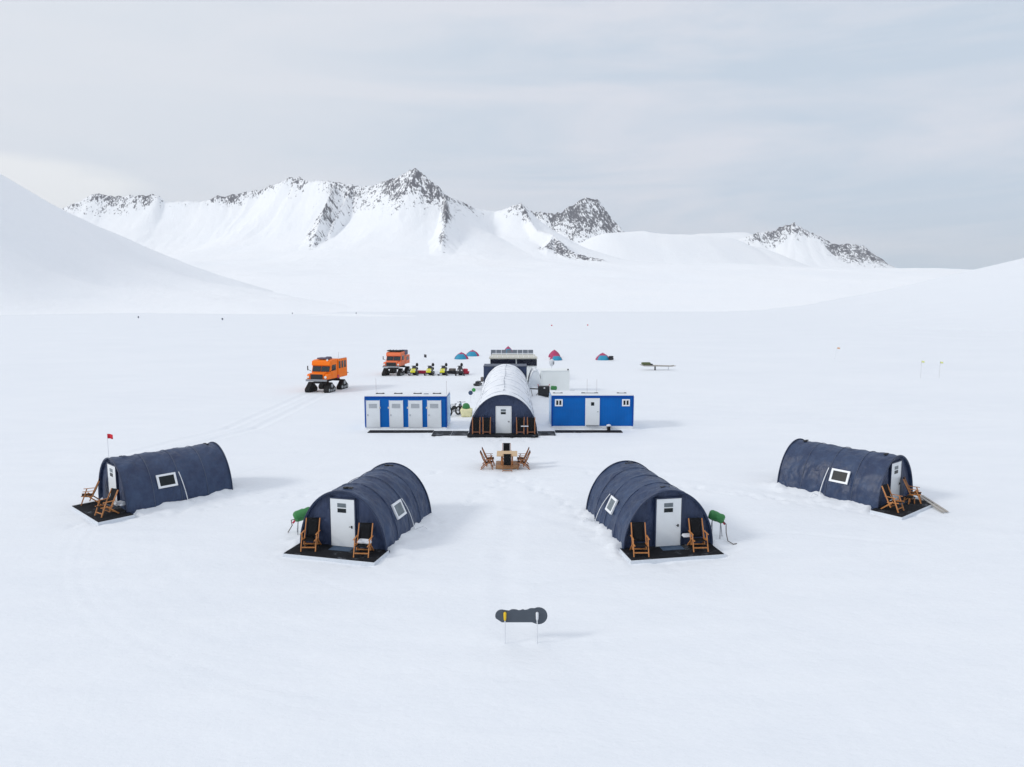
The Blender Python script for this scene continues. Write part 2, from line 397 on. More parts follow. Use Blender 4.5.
# small pile of snow round the feet of the board's poles
for px_, py_ in ((-.19, 17.54), (.68, 17.6)):
    Z += .05*np.exp(-(np.hypot(X-px_-.03, Y-py_)/.22)**2)*(1+1.2*vn(X/.12, Y/.12))
# a bank between the white tent and the pale box
Z += (.7+.3*fbm(X/1.5, Y/2, 3))*np.exp(-((X-2.5)/.7)**2 - ((Y-72)/5)**2)
Z += .35*np.exp(-((X-2.2)/1.0)**4 - ((Y-56)/6)**4)*(1+fbm(X/1.2, Y/1.2, 3))
# hummocks beside the blue cabins
Z += .16*np.maximum(0, fbm(X/1.6, Y/1.6, 4)+.1)*np.exp(-((X-10.0)/1.2)**2 - ((Y-50)/2.5)**2)
for cx_ in (-7.7, 5.85):      # drift banked on the cabins
    dd = np.hypot(np.maximum(0, np.abs(X-cx_)-2.97), np.maximum(0, np.abs(Y-50.2)-1.2))
    Z += (.16+.16*fbm(X/.8, Y/.8, 4))*np.exp(-(dd/.4)**2)*sstep((Y-48.85)/.5)
def grid_object(name, X, Y, Z, m):
    ny, nx = X.shape
    me = bpy.data.meshes.new(name)
    co = np.stack([X, Y, Z], -1).reshape(-1, 3).astype(np.float32)
    i = np.arange(ny*nx).reshape(ny, nx)
    q = np.stack([i[:-1, :-1], i[:-1, 1:], i[1:, 1:], i[1:, :-1]], -1).reshape(-1, 4)
    me.vertices.add(len(co)); me.vertices.foreach_set('co', co.ravel())
    me.loops.add(q.size); me.loops.foreach_set('vertex_index', q.ravel().astype(np.int32))
    me.polygons.add(len(q)); me.polygons.foreach_set('loop_start', np.arange(0, q.size, 4, dtype=np.int32))
    me.polygons.foreach_set('use_smooth', np.ones(len(q), dtype=bool))
    me.update(); me.validate()
    me.materials.append(M[m]); o = bpy.data.objects.new(name, me); C.objects.link(o); return o
tag(grid_object('snow_ground', X, Y, Z, 'snow'), kind='structure')

# ------------------------------------------------------------------ hills and mountains (bearing, rise and distance of each ridge point)
CAMZ = 9.2; TILT = math.atan((383.5-303)/682.67)
ct, sn_ = math.cos(TILT), math.sin(TILT)
def ridge_pt(bx, by, D):
    """bearing/elevation reading taken from the camera station -> a world point D metres up the valley"""
    u = bx-512; v = by-383.5
    dx, dy, dz = u, 682.67*ct - v*sn_, -682.67*sn_ - v*ct
    t = D/dy
    return dx*t, D, CAMZ+dz*t
def fan(b0, b1, nb, yrows):
    tb = np.tan(np.radians(np.linspace(b0, b1, nb)))
    Yg, T = np.meshgrid(yrows, tb, indexing='ij')
    return T*Yg, Yg, T
def crest_curve(pts):
    """crest points (bx, by, D) -> functions of x/y giving crest distance and height"""
    P = [ridge_pt(*p) for p in pts]
    t = np.array([p[0]/p[1] for p in P]); d = np.array([p[1] for p in P]); z = np.array([p[2] for p in P])
    def smooth(q, f):
        return sum(np.interp(q+o, t, f) for o in (-.05, -.035, -.02, -.01, 0, .01, .02, .035, .05))/9
    return lambda q: (smooth(q, d), smooth(q, z))

# left hill
rows = np.concatenate([np.linspace(330, 1500, 150), np.linspace(1510, 2600, 30)])
Xh, Yh, T = fan(-52, -8, 300, rows)
dc, zc = crest_curve([(-420, 40, 900), (-200, 95, 950), (-80, 137, 1000), (0, 172, 1050), (50, 202, 1150), (100, 226, 1250), (150, 249, 1300), (200, 268, 1350), (250, 283, 1400), (300, 297, 1450), (335, 305, 1500), (370, 312, 1500), (420, 322, 1500)])(T)
foot = 545 + 70*np.sin(T*9)
s = (Yh-foot)/(dc-foot)
Zh = np.where(s < 1, zc*(.35*sstep(s)+.65*np.clip(s, 0, 1)**1.8), zc*np.exp(-((s-1)/1.2)**2))
Zh = np.where(s < 0, -3, Zh)
Zh += (17*fbm(Xh/260, Yh/170, 4) + 3*fbm(Xh/60+4, Yh/45, 3))*sstep(s*1.6)*np.clip(1.25-s, 0, 1)**.7
tag(grid_object('left_hill', Xh, Yh, Zh, 'mountain'), kind='structure')  # brighter snow colour stands in for light on this slope turned from the sun
# right hill
rows = np.concatenate([np.linspace(150, 1400, 160), np.linspace(1410, 2600, 30)])
Xh, Yh, T = fan(6, 54, 320, rows)
dc, zc = crest_curve([(560, 318, 1400), (640, 313, 1400), (700, 310, 1400), (780, 304.5, 1350), (850, 297, 1250), (900, 286.5, 1150), (960, 272, 1050), (1024, 257, 950), (1100, 238, 900), (1300, 180, 850), (1500, 130, 850)])(T)
foot = 300-90*sstep((T-.3)/.5)
s = (Yh-foot)/(dc-foot)
Zh = np.where(s < 1, zc*np.clip(s, 0, 1)**1.35, zc*np.exp(-((s-1)/1.2)**2))
Zh = np.where(s < 0, -2, Zh)
Zh += 4*fbm(Xh/220, Yh/160, 4)*sstep(s*2)*np.clip(1.3-s, 0, 1)
tag(grid_object('right_hill', Xh, Yh, Zh, 'snow'), kind='structure')

# mountains: crest points are (bearing, elevation, distance, rockiness, depth of the rock band)
RIDGES = [
 # name, falloff length, profile, points
 (310, 'e', [(20, 222, 4000, .1, 50), (66, 206, 3900, .75, 60), (80, 199, 3900, .85, 60), (95, 191.5, 3900, .9, 90), (112, 194, 3900, .85, 110), (130, 195.5, 3880, .75, 90), (158, 194, 3850, .95, 45), (165, 200, 3850, .25, 40), (200, 201, 3800, .45, 40), (212, 197, 3800, .95, 40), (235, 193, 3780, .95, 60), (262, 188, 3750, .85, 36), (276, 183, 3700, .5, 40), (285, 179.5, 3650, .5, 60), (291, 176.5, 3650, .8, 60), (295, 178.5, 3640, .4, 50), (299, 175.5, 3630, .9, 60), (303, 180, 3600, .8, 70), (309, 181, 3580, .2, 40), (330, 180.5, 3500, .3, 50), (345, 182, 3500, .75, 120), (360, 184, 3480, .75, 110), (372, 184, 3450, .6, 60), (380, 181, 3420, .8, 60), (392, 177, 3360, .95, 110), (400, 174.5, 3330, 1, 120), (409, 170, 3310, 1, 140), (415, 167, 3300, 1, 150), (420, 171, 3300, 1, 150), (427, 176.5, 3280, 1, 130), (437, 185, 3250, 1, 110), (444, 192, 3250, 1, 60), (452, 197, 3300, .7, 60), (460, 200, 3350, .7, 60), (470, 205, 3400, .75, 60), (480, 208.5, 3450, .55, 30), (495, 212, 3500, .2, 20), (505, 209, 3460, .5, 40), (514, 205, 3430, .7, 50), (521, 201.5, 3400, .8, 60), (526, 206, 3400, .9, 40)]),
 (150, 'e', [(444, 192, 3250, 1, 30), (446, 202, 3120, 1, 26), (446, 212, 3020, 1, 22), (444, 225, 2900, .7, 16), (443, 236, 2820, 1, 22), (442, 243, 2750, .8, 18), (441, 252, 2680, .4, 22), (441, 262, 2600, 0, 0)]),
 (160, 'e', [(336, 181.5, 3500, .55, 50), (330, 192, 3400, .75, 70), (325, 205, 3290, .78, 75), (320, 219, 3180, .8, 66), (316, 233, 3080, .78, 50), (313, 246, 2990, .65, 30), (312, 256, 2900, 0, 12)]),
 (150, 'e', [(352, 184, 3480, .72, 90), (346, 196, 3400, .62, 80), (340, 208, 3310, .5, 60), (334, 220, 3220, .3, 30), (330, 232, 3130, 0, 20)]),
 (150, 'e', [(521, 201.5, 3400, .8, 40), (525, 208, 3350, .8, 26), (530, 219, 3250, .7, 14), (537, 229, 3150, .3, 8), (553, 233, 3080, .3, 10), (558, 239, 3020, .7, 50), (565, 248, 2930, .9, 70), (575, 253, 2880, .95, 60), (585, 255, 2830, 1, 60), (595, 257, 2780, 1, 50), (600, 261, 2740, .8, 30), (606, 268, 2700, 0, 0)]),
 (150, 'e', [(553, 233, 3080, 0, 10), (549, 245, 2970, .8, 50), (546, 256, 2880, .3, 30), (545, 264, 2800, 0, 0)]),
 (245, 'e', [(505, 216, 4700, .6, 30), (521, 204, 4700, .8, 40), (533, 210.5, 4650, .9, 60), (545, 212, 4620, .9, 70), (552, 213.5, 4620, 1, 80), (561, 212, 4600, 1, 110), (566, 206.5, 4600, 1, 150), (574, 204, 4600, 1, 180), (581, 198, 4600, 1, 200), (586, 195.5, 4600, 1, 210), (591, 197.5, 4600, 1, 220), (597, 197.5, 4600, 1, 230), (602, 203.5, 4590, 1, 230), (607, 211, 4570, 1, 190), (613, 218.5, 4550, 1, 120), (622, 229.5, 4500, 1, 60), (632, 236, 4450, 0, 0), (650, 246, 4400, 0, 0)]),
 (330, 'd', [(555, 262, 3800, 0, 0), (585, 250, 3800, 0, 0), (610, 233, 3850, 0, 0), (640, 231.5, 3900, 0, 0), (655, 233.5, 3900, 0, 0), (690, 235, 3950, 0, 0), (720, 237, 4050, 0, 0), (745, 246, 4100, 0, 0), (765, 262, 4100, 0, 0)]),
 (420, 'd', [(650, 240, 5600, 0, 0), (700, 233.5, 5600, 0, 0), (740, 232, 5600, 0, 0), (770, 240, 5600, 0, 0)]),
 (205, 'e', [(740, 236, 5000, .1, 10), (757, 231.5, 5000, .85, 70), (765, 231, 5000, .9, 100), (775, 229.5, 4980, .9, 80), (785, 225, 4960, .9, 60), (793, 221.5, 4950, 1, 70), (798, 225, 4940, .9, 60), (808, 230, 4920, .8, 30), (820, 236, 4900, .85, 35), (832, 243, 4880, 1, 90), (840, 243.5, 4880, 1, 140), (850, 243, 4880, .95, 170), (860, 244.5, 4870, .95, 190), (866, 247, 4860, 1, 190), (875, 254, 4850, 1, 140), (884, 262, 4840, 1, 90), (892, 269.5, 4820, 1, 40), (900, 274, 4800, 0, 0)]),
 (420, 'd', [(800, 286, 3400, 0, 0), (850, 279, 3400, 0, 0), (892, 275, 3400, 0, 0), (920, 272.5, 3400, 0, 0), (942, 274.5, 3400, 0, 0), (975, 284, 3300, 0, 0), (1040, 300, 3200, 0, 0)]),
 (420, 'd', [(600, 272, 2900, 0, 0), (660, 266, 2850, 0, 0), (740, 268, 2850, 0, 0), (800, 270, 2800, 0, 0), (860, 278, 2800, 0, 0)]),
]
rows = np.concatenate([np.linspace(620, 2400, 90), np.linspace(2412, 5250, 235), np.linspace(5300, 9000, 30)])
Xm, Ym, T = fan(-43, 40, 900, rows)
base = 150*sstep((Ym-690)/2500) - .6*sstep((760-Ym)/60)
toe = sstep((Ym-1000)/900)
base += 7*fbm(Xm/500, Ym/260, 4)*sstep((Ym-760)/600)
rock = np.zeros_like(Xm); soft = np.zeros_like(Xm)
hm = base.copy(); steep = np.zeros_like(Xm)
for L, prof, pts in RIDGES:
    P = [ridge_pt(*p[:3]) + tuple(p[3:]) for p in pts]
    hr = np.full_like(Xm, -1e3); rr = np.zeros_like(Xm)
    for a, b in zip(P, P[1:]):
        ex, ey = b[0]-a[0], b[1]-a[1]; L2 = ex*ex+ey*ey
        t = np.clip(((Xm-a[0])*ex+(Ym-a[1])*ey)/L2, 0, 1)
        d = np.hypot(Xm-a[0]-t*ex, Ym-a[1]-t*ey)
        zr = a[2]+t*(b[2]-a[2])
        zb = np.minimum(base, zr)
        if prof == 'e':
            h = zb+(zr-zb)*np.exp(-d/L)*toe
        else:
            h = zb+(zr-zb)*np.exp(-(d/L)**2)*toe
        rk = (a[3]+t*(b[3]-a[3])); w = a[4]+t*(b[4]-a[4])+1
        r = rk*np.clip(1.25-.75*d/w, 0, 1)
        hr = np.maximum(hr, h); rr = np.maximum(rr, r)
    win = hr > hm-15
    soft = np.where(hr > hm, 1. if prof == 'd' else 0., soft)
    hm = np.maximum(hm, hr)
    rock = np.where(win, np.maximum(rock, rr), rock)
rel = np.clip((hm-base)/260, 0, 1)
rg = (1-2*np.abs(fbm(Xm/170, Ym/300, 4)))      # ribs and gullies down the faces
fl = np.abs(fbm(Xm/150 + .9*fbm(Xm/500, Ym/350, 3), Ym/380, 4))
rel = np.clip((hm-base)/200, 0, 1)
hm += rel*(1-.85*soft)*(1-.88*np.clip(rock, 0, 1))*(5*(rg-.8) + 20*fbm(Xm/330, Ym/300, 3) - 30*(fl-.15)*sstep(.5+1.6*fbm(Xm/600+3, Ym/500, 2)))
hm += 16*fbm(Xm/420+7, Ym/300, 4)*sstep((Ym-1300)/900)*np.clip(1-rel, 0, 1)
hm += rock*9*fbm(Xm/28, Ym/60, 4, .6)
o = grid_object('mountain_range', Xm, Ym, hm, 'mountain')
at_ = o.data.attributes.new('rock', 'FLOAT', 'POINT'); at_.data.foreach_set('value', rock.astype(np.float32).ravel())
tag(o, kind='structure')

# ------------------------------------------------------------------ camp tents
def arch(a, w, h): return w/2*math.cos(a), h*math.sin(a)
def build_door(par, cx, w, h, y, z0=0, panes=2, name='door', hx=.38):
    d = MB().box((cx, y-.025, z0+h/2), (w, .05, h), bev=.008).build(name, 'white', par)
    f = MB()
    for (a, b) in (((-w/2-.03, 0), (-w/2-.03, h+.03)), ((w/2+.03, 0), (w/2+.03, h+.03))):
        f.box((cx+a[0], y-.02, z0+(h+.03)/2), (.045, .075, h+.03))
    f.box((cx, y-.02, z0+h+.035), (w+.10, .075, .045))
    f.build('door_frame', 'rim' if panes == 2 and name == 'door' and w < 1 else 'frame', d)
    if panes == 2:
        for zc, m_ in ((h-.235, 'pale_pane'), (h-.435, 'pane')):
            MB().box((cx-.02, y-.052, z0+zc), (.35, .012, .155)).build('pane', m_, d)
    MB().box((cx+w*hx, y-.06, z0+h*.44), (.05, .02, .10)).tube([(cx+w*hx, y-.05, z0+h*.45), (cx+w*hx, y-.11, z0+h*.45), (cx+w*hx-.09, y-.11, z0+h*.45)], .013).build('handle', 'black_metal', d)
    return d

def camp_tent(tid, x, y, ph, side, label):
    seed = sum(map(ord, tid))*.73
    t = thing('arched_tent', label, 'tent', (x, y, 0), -ph, 'navy arched cabin tents on the snow')
    # skin: hoops at five stations, fabric slack between them
    nL, nA = 96, 56; hoops = [0, .25, .5, .75, 1]
    rowsP = []
    for i in range(nL+1):
        s_ = i/nL; yy = -.12 + s_*(TL+.12)
        fr = (s_*4) % 1; sag = math.sin(fr*math.pi)**.8
        row = []
        for j in range(nA+1):
            a = math.pi*j/nA; px, pz = arch(a, TW, TH)
            nrm = Vector((math.cos(a)/(TW/2), 0, math.sin(a)/TH)).normalized()
            q = Vector((px*1.1, yy*.9, pz*1.1))
            wr = mn.noise(Vector((a*2.3+seed, yy*1.1 + a*.8, seed)))*.05 + mn.noise(Vector((a*5+seed, yy*2.6-a*2.2, 4+seed)))*.032
            wr += (.028*(1-abs(mn.noise(Vector((a*3.0-yy*1.6+seed, yy*.5, 9))))*2))*sag
            k = -.038*sag + wr*(.35+1.15*sag) + .010*mn.noise(Vector((a*11+yy*3+seed, yy*7-a*4, seed)))
            k += .034*mn.noise(Vector((a*1.3+seed, yy*4.2+math.sin(a*1.5+seed)*.8, seed+3)))*(.3+sag) - .02*abs(mn.noise(Vector((a*2.2-yy*2.4, yy*1.4+seed, seed+8))))
            if i < 3: k *= .3
            row.append(Vector((px, yy, max(pz, -.02))) + nrm*k)
        row[0] = row[0] - Vector((0, 0, .15)); row[-1] = row[-1] - Vector((0, 0, .15))
        rowsP.append(row)
    b = MB(); b.grid(rowsP); b.build('skin', 'navy', t, smooth=True, solid=.025)
    # ends
    for nm, yy in (('front_wall', 0), ('rear_wall', TL-.04)):
        g = []
        for i in range(41):
            xx = -TW/2+.03 + i*(TW-.06)/40; hz = TH*math.sqrt(max(0, 1-(xx/(TW/2))**2)) - .02
            g.append([Vector((xx, yy + .035*mn.noise(Vector((xx*3+seed, k*hz/16*.9, yy+seed))) + .02*mn.noise(Vector((xx*8, k*hz/16*1.5, seed))) + (.03*math.exp(-((abs(xx)-.55)/.15)**2)), -.1+k*(hz+.1)/16)) for k in range(17)])
        b = MB(); b.grid(g); b.build(nm, 'navy_front', t, smooth=True)
    # hoops under the skin read as seams
    for hI, hs in enumerate(hoops):
        yy = -.12 + hs*(TL+.12)
        yy += {0: .01, 4: -.02}.get(hI, 0)
        ext = .008 if hI not in (0, 4) else .022
        pts = [(arch(math.pi*k/40, TW+ext*2, TH+ext)[0], yy, arch(math.pi*k/40, TW+ext*2, TH+ext)[1]) for k in range(41)]
        m_ = 'rim' if hI in (0, 4) else ('navy' if tid in ('FL', 'FR') else 'seam')
        MB().tube(pts, .026 if hI in (0, 4) else .012, 8).build('hoop', m_, t, smooth=True)
    for j in (-1, 1):      # hem of the skin along the ground, weighted with a tube
        pts = [(j*(TW/2+.03+.02*mn.noise(Vector((k*.6, seed, j)))), -.1+k*(TL+.1)/16, .03) for k in range(17)]
        MB().tube(pts, .045, 6).build('hem', 'navy', t, smooth=True)
    build_door(t, 0, .98, 1.86, -.01, .08)
    # window on the side, following the wall
    ang = math.asin(1.15/TH); wx, wz = arch(ang, TW, TH)
    nrm = Vector((side*math.cos(ang)/(TW/2), 0, math.sin(ang)/TH)).normalized()
    up = Vector((-nrm.z*side, 0, nrm.x*side)) if side > 0 else Vector((nrm.z, 0, -nrm.x))
    if up.z < 0: up = -up
    yv = Vector((0, 1, 0)); rot = Matrix((yv, nrm, up)).transposed()
    WY = {'FL': 1.74, 'FR': 2.05, 'LL': 1.76, 'RR': 1.78}[tid]
    c0 = Vector((side*wx, WY, wz)) + nrm*.03
    ww = .70 if tid == 'FR' else .86; f = MB()
    for (du, dv, su, sv) in ((0, .27, ww, .09), (0, -.27, ww, .09), (-ww/2+.045, 0, .09, .45), (ww/2-.045, 0, .09, .45)):
        f.box(c0 + yv*du + up*dv, (su, .07, sv), rot)
    f = f.build('window', 'frame', t)
    MB().box(c0 - nrm*.01, (ww-.12, .03, .46), rot).build('pane', 'pane' if tid in ('LL', 'RR') else 'pale_pane', f)
    # webbing strap from the middle hoop to the snow
    ys_ = WY + .60; pts = []
    for k in range(9):
        zz_ = 1.42-k*.16; a = math.asin(zz_/TH) if zz_ > 0 else 0
        px, pz = arch(a, TW+.10, TH+.05); pts.append(Vector((side*(px+.01*k), ys_+(.06 if tid == 'FR' else .02)*k, max(pz, .02)-.01)))
    b = MB()
    for p, q in zip(pts, pts[1:]): b.bar(p, q, .035, .012, up=(side, 0, .2))
    b.tube([pts[-1], pts[-1]+Vector((side*.35, .1, .14)), pts[-1]+Vector((side*.5, .12, .02))], .018, 6)
    b.build('strap', 'strap', t)
    # vents on the ridge
    for yy in (.42, TL-.45):
        b = MB(); b.box((-.10, yy, TH+.01), (.12, .14, .05)).box((.12, yy+.03, TH+.01), (.18, .12, .04)).tube([(.0, yy, TH-.02), (.0, yy, TH+.05)], .05)
        b.build('roof_vent', 'black_metal', t, bevel=.01)
    if tid in ('FL', 'LL'): t.scale = (1, .945 if tid == 'FL' else .975, 1)
    return t

def deck_for(x, y, ph, label, depth=1.25, off=0, wd=3.66):
    t = thing('entrance_deck', label, 'deck', (x, y, 0), -ph, 'entrance decks in front of the navy tents')
    b = MB(); b.box((off, -depth/2+.02, -.03), (wd, depth, .26), bev=.01)
    b.build('deck_frame', 'deck', t)
    MB().box((off, -depth/2+.02, .112), (wd-.06, depth-.05, .02)).build('rubber_mat', 'mat_black', t)
    return t

def local(tid, lx, ly):
    _, cx, cy, ph, _ = [q for q in TENTS if q[0] == tid][0]
    return cx + lx*math.cos(ph) + ly*math.sin(ph), cy - lx*math.sin(ph) + ly*math.cos(ph)

LBL = {'FL': ('navy arched tent nearest on the left, pale window on its right flank', 'black matted deck in front of the near tent on the left'),
       'FR': ('navy arched tent right of the dining table, green padded drum standing beside its right wall', 'black matted deck in front of the near tent on the right'),
       'LL': ('navy arched tent farthest left, with grey seams and a red flag behind it', 'black matted deck of the far left tent, beneath the red flag'),
       'RR': ('navy arched tent farthest right, planks lying by its deck', 'black matted deck of the far right tent, a plank lying off its corner')}
for tid, x, y, ph, side in TENTS:
    camp_tent(tid, x, y, ph, side, LBL[tid][0])
    deck_for(x, y, ph, LBL[tid][1], *{'FL': (1.25, 0, 3.64), 'FR': (1.22, -.08, 3.6), 'LL': (1.42, .50, 3.5), 'RR': (1.34, -.50, 3.45)}[tid])

dm = MB().box((0, 0, .128), (.85, .42, .012), bev=.004).build('doormat', 'doormat')
dm.location = (*local('FL', .05, -.30), 0); dm.rotation_euler.z = -.231
tag(dm, 'blue grey doormat before the door of the near left tent', 'doormat', 'doormats at the tent doors')
for tid, lb in (('FR', 'blue grey doormat before the door of the near right tent'), ('LL', 'blue grey doormat on the deck of the far left tent'), ('RR', 'blue grey doormat on the deck of the far right tent')):
    ph = [q for q in TENTS if q[0] == tid][0][3]
    dup(dm, lb, (*local(tid, .05, -.30), 0), -ph)

# ------------------------------------------------------------------ deck chairs (front of chair faces -y)
def make_chair(label, group, wd='teak'):
    t = thing('deck_chair', label, 'chair', (0, 0, 0), 0, group)
    W = .54
    top = Vector((0, .42, 1.08)); knee = Vector((0, -.34, .44)); hip = Vector((0, .14, .38))
    b = MB()
    n = 6; g = []
    for k in range(n+1):
        s_ = k/n; g.append([hip.lerp(top, .06+s_*.92) + Vector((xx, .035*math.sin(s_*math.pi)+.01*math.cos(xx*9), 0)) for xx in (-.225, -.11, 0, .11, .225)])
    b.grid(g); b.bar((-.235, .425, 1.085), (.235, .425, 1.085), .04, .05); b.build('backrest', 'fabric', t, solid=.02, smooth=True)
    g = []
    for k in range(n+1):
        s_ = k/n; g.append([hip.lerp(knee, s_) + Vector((xx, 0, -.03*math.sin(s_*math.pi))) for xx in (-.225, -.11, 0, .11, .225)])
    b = MB(); b.grid(g); b.build('seat', 'fabric', t, solid=.03, smooth=True)
    for s_ in (-1, 1):
        x = s_*W/2
        MB().bar((x, .43, 1.10), (x, -.02, .16), .035, .05).build('back_rail', wd, t)
        MB().bar((x*.94, .16, .37), (x*.94, -.36, .43), .03, .045).build('seat_rail', wd, t)
        MB().bar((x*1.06, -.38, .0), (x*1.06, -.14, .64), .035, .05).build('leg', wd, t)
        MB().bar((x*1.06, .40, .0), (x*1.06, -.12, .46), .035, .05).build('leg', wd, t)
        MB().box((x*1.12, -.02, .655), (.06, .52, .025), bev=.006).build('armrest', wd, t)
    for yy, zz in ((-.325, .15), (.34, .06), (.0, .19)): MB().bar((-W/2, yy, zz), (W/2, yy, zz), .03, .045).build('crossbar', wd, t)
    t.scale = (.94, .94, .94)
    return t
G1 = 'wooden deck chairs on the tent decks'
ch = make_chair('black sling deck chair left of the white door at the near left tent', G1)
spots = [('FL', -1.08, -.52, .24, None), ('FL', 1.10, -.60, .18, 'deck chair with folded white blanket right of the near left tent door'),
         ('FR', -1.34, -.62, -.17, 'black sling deck chair left of the door at the near right tent'),
         ('FR', .98, -.52, -.12, 'deck chair beside a white tray, right of the near right tent door'),
         ('LL', -1.08, -.66, -.35, 'deck chair at the outer left edge of the far left tent deck, seen side on'),
         ('LL', 1.38, -.78, .15, 'deck chair nearest the long window side of the far left tent'),
         ('RR', -1.45, -.60, .0, 'deck chair nearest the window side of the far right tent'),
         ('RR', .68, -.55, .35, 'deck chair at the outer right edge of the far right tent deck')]
for i, (tid, lx, ly, dr, lb) in enumerate(spots):
    ph = [q for q in TENTS if q[0] == tid][0][3]; loc = (*local(tid, lx, ly), .123)
    if i == 0: ch.location = loc; ch.rotation_euler.z = -ph+dr
    else: dup(ch, lb, loc, -ph+dr, G1)
def blanket(x, y, z, rz, d, label, name='blanket', cat='blanket', m='blanket'):
    b = MB(); b.box((0, 0, 0), d, bev=min(d)*.4); b.box((.01, .01, d[2]*.75), (d[0]*.9, d[1]*.85, d[2]*.6), bev=min(d)*.25)
    o = b.build(name, m); o.location = (x, y, z); o.rotation_euler.z = rz; return tag(o, label, cat)
x, y = local('FL', 1.10, -.50); blanket(x, y, .123+.42, -.25, (.50, .2, .09), 'folded white blanket on the seat of the right chair at the near left tent')
x, y = local('FR', .66, -.25); blanket(x, y, .123+.42, .2, (.34, .22, .06), 'small white tray tucked between door and chair at the near right tent', 'tray', 'tray')
x, y = local('LL', 1.30, -.20); blanket(x, y, .123+.32, -.5, (.46, .28, .10), 'white bundle behind the chair near the far left tent corner', 'bundle', 'bundle')
for (tid, lx, ly, lb) in (('FL', -1.3, -.25, 'low dark stool behind the left chair of the near left tent'), ('RR', .2, -.62, 'low dark stool on the far right tent deck between its chairs'), ('LL', .25, -.35, 'low dark stool on the far left tent deck by the door')):
    x, y = local(tid, lx, ly)
    t = thing('stool', lb, 'stool', (x, y, .123), .3, 'low stools on the decks')
    MB().box((0, 0, .30), (.38, .28, .04), bev=.01).build('seat', 'fabric', t)
    for sx in (-1, 1):
        for sy in (-1, 1): MB().bar((sx*.17, sy*.12, 0), (-sx*.02+sx*.17, sy*.12, .28), .03).build('leg', 'teak', t)

# ------------------------------------------------------------------ dining set on the snow
G2 = 'wooden chairs round the dining table'
for x, y, rz, lb in ((-1.40, 37.5, R(90), 'dining chair left of the table, the nearer of the two'), (-1.34, 38.4, R(90), 'dining chair left of the table, the farther of the two'),
                     (.64, 37.5, R(-90), 'dining chair right of the table, the nearer of the two'), (.60, 38.4, R(-90), 'dining chair right of the table, the farther of the two'),
                     (-.26, 37.14, R(180), 'dining chair with its black back towards the foreground, in front of the table'),
                     (-.32, 39.35, 0, 'dining chair behind the table, facing the foreground')):
    if lb.startswith('dining chair left of the table, the nearer'):
        ch2 = make_chair(lb, G2, 'dark_teak'); ch2.location = (x, y, -.03); ch2.rotation_euler.z = rz; ch2.scale = (.88, .88, .90)
    else: dup(ch2, lb, (x, y, -.03), rz + random.uniform(-.08, .08), G2)
t = thing('dining_table', 'square pale wood table on a broad wooden plinth in the middle of the camp', 'table', (-.28, 37.92, -.03))
b = MB()
for k in range(6): b.box((0, -.54+k*.216, .76), (1.16, .208, .04), bev=.004)
b.build('tabletop', 'table_wood', t)
b = MB(); b.box((0, .03, .11), (1.26, 1.14, .19), bev=.01)
b.build('plinth', 'plinth_wood', t)
for sx in (-1, 1):
    for sy in (-1, 1): MB().box((sx*.30, sy*.35, .47), (.08, .08, .54)).build('leg', 'teak', t)
b = MB(); b.box((0, .35, .70), (.52, .05, .08)); b.box((0, -.35, .70), (.52, .05, .08)); b.build('rail', 'teak', t)

# ------------------------------------------------------------------ big white central tent
CW, CH_, CL, CX, CY = 4.72, 2.80, 24.2, -.62, 47.3
t = thing('long_arched_tent', 'long white arched mess tent with navy end wall at the camp centre', 'tent', (CX, CY, 0), .0)
rowsP = []; nL, nA = 150, 48
for i in range(nL+1):
    s_ = i/nL; yy = -.05+s_*CL; fr = (s_*12) % 1; sag = math.sin(fr*math.pi)
    row = []
    for j in range(nA+1):
        a = math.pi*j/nA; px, pz = arch(a, CW, CH_)
        nrm = Vector((math.cos(a)/(CW/2), 0, math.sin(a)/CH_)).normalized()
        k = -.12*sag + mn.noise(Vector((a*3, yy*.9, 2)))*.05*(.3+sag) + mn.noise(Vector((a*6-yy*.5, yy*1.8, 5)))*.025
        row.append(Vector((px, yy, pz)) + nrm*k)
    row[0].z = row[-1].z = -.1
    rowsP.append(row)
b = MB(); b.grid(rowsP); b.build('skin', 'white_cover', t, smooth=True, solid=.04)
for nm, yy in (('front_wall', .10), ('rear_wall', CL-.15)):
    g = []
    for i in range(41):
        xx = -CW/2+.03+i*(CW-.06)/40; hz = CH_*math.sqrt(max(0, 1-(xx/(CW/2))**2))-.02
        g.append([Vector((xx, yy+.03*mn.noise(Vector((xx*2, k*hz/12, yy))), -.1+k*(hz+.1)/12)) for k in range(13)])
    b = MB(); b.grid(g); b.build(nm, 'navy_front', t, smooth=True)
for k in range(13):
    yy = -.05+k/12*CL
    pts = [(arch(math.pi*q/36, CW+.03, CH_+.015)[0], yy, arch(math.pi*q/36, CW+.03, CH_+.015)[1]) for q in range(37)]
    MB().tube(pts, .028 if k else .04, 6).build('hoop', 'louver' if k else 'rim', t, smooth=True)
MB().tube([(-.0+.05*math.sin(k*.7), 2.6+k*(CL-2.8)/20, CH_+.015-.05*abs(math.sin(k*1.9))) for k in range(21)], .028, 6).build('ridge_cable', 'louver', t)
for zz, s_ in ((1.55, 1), (1.05, 1), (1.9, -1)):
    a = math.asin(zz/CH_); px, _ = arch(a, CW+.06, CH_)
    MB().tube([(s_*px, .2+k*CL/24, zz-.06*math.sin(k*math.pi/2)**2) for k in range(24)], .012, 5).build('guy_rope', 'louver', t)
build_door(t, .03, 1.0, 1.86, .07, .10)
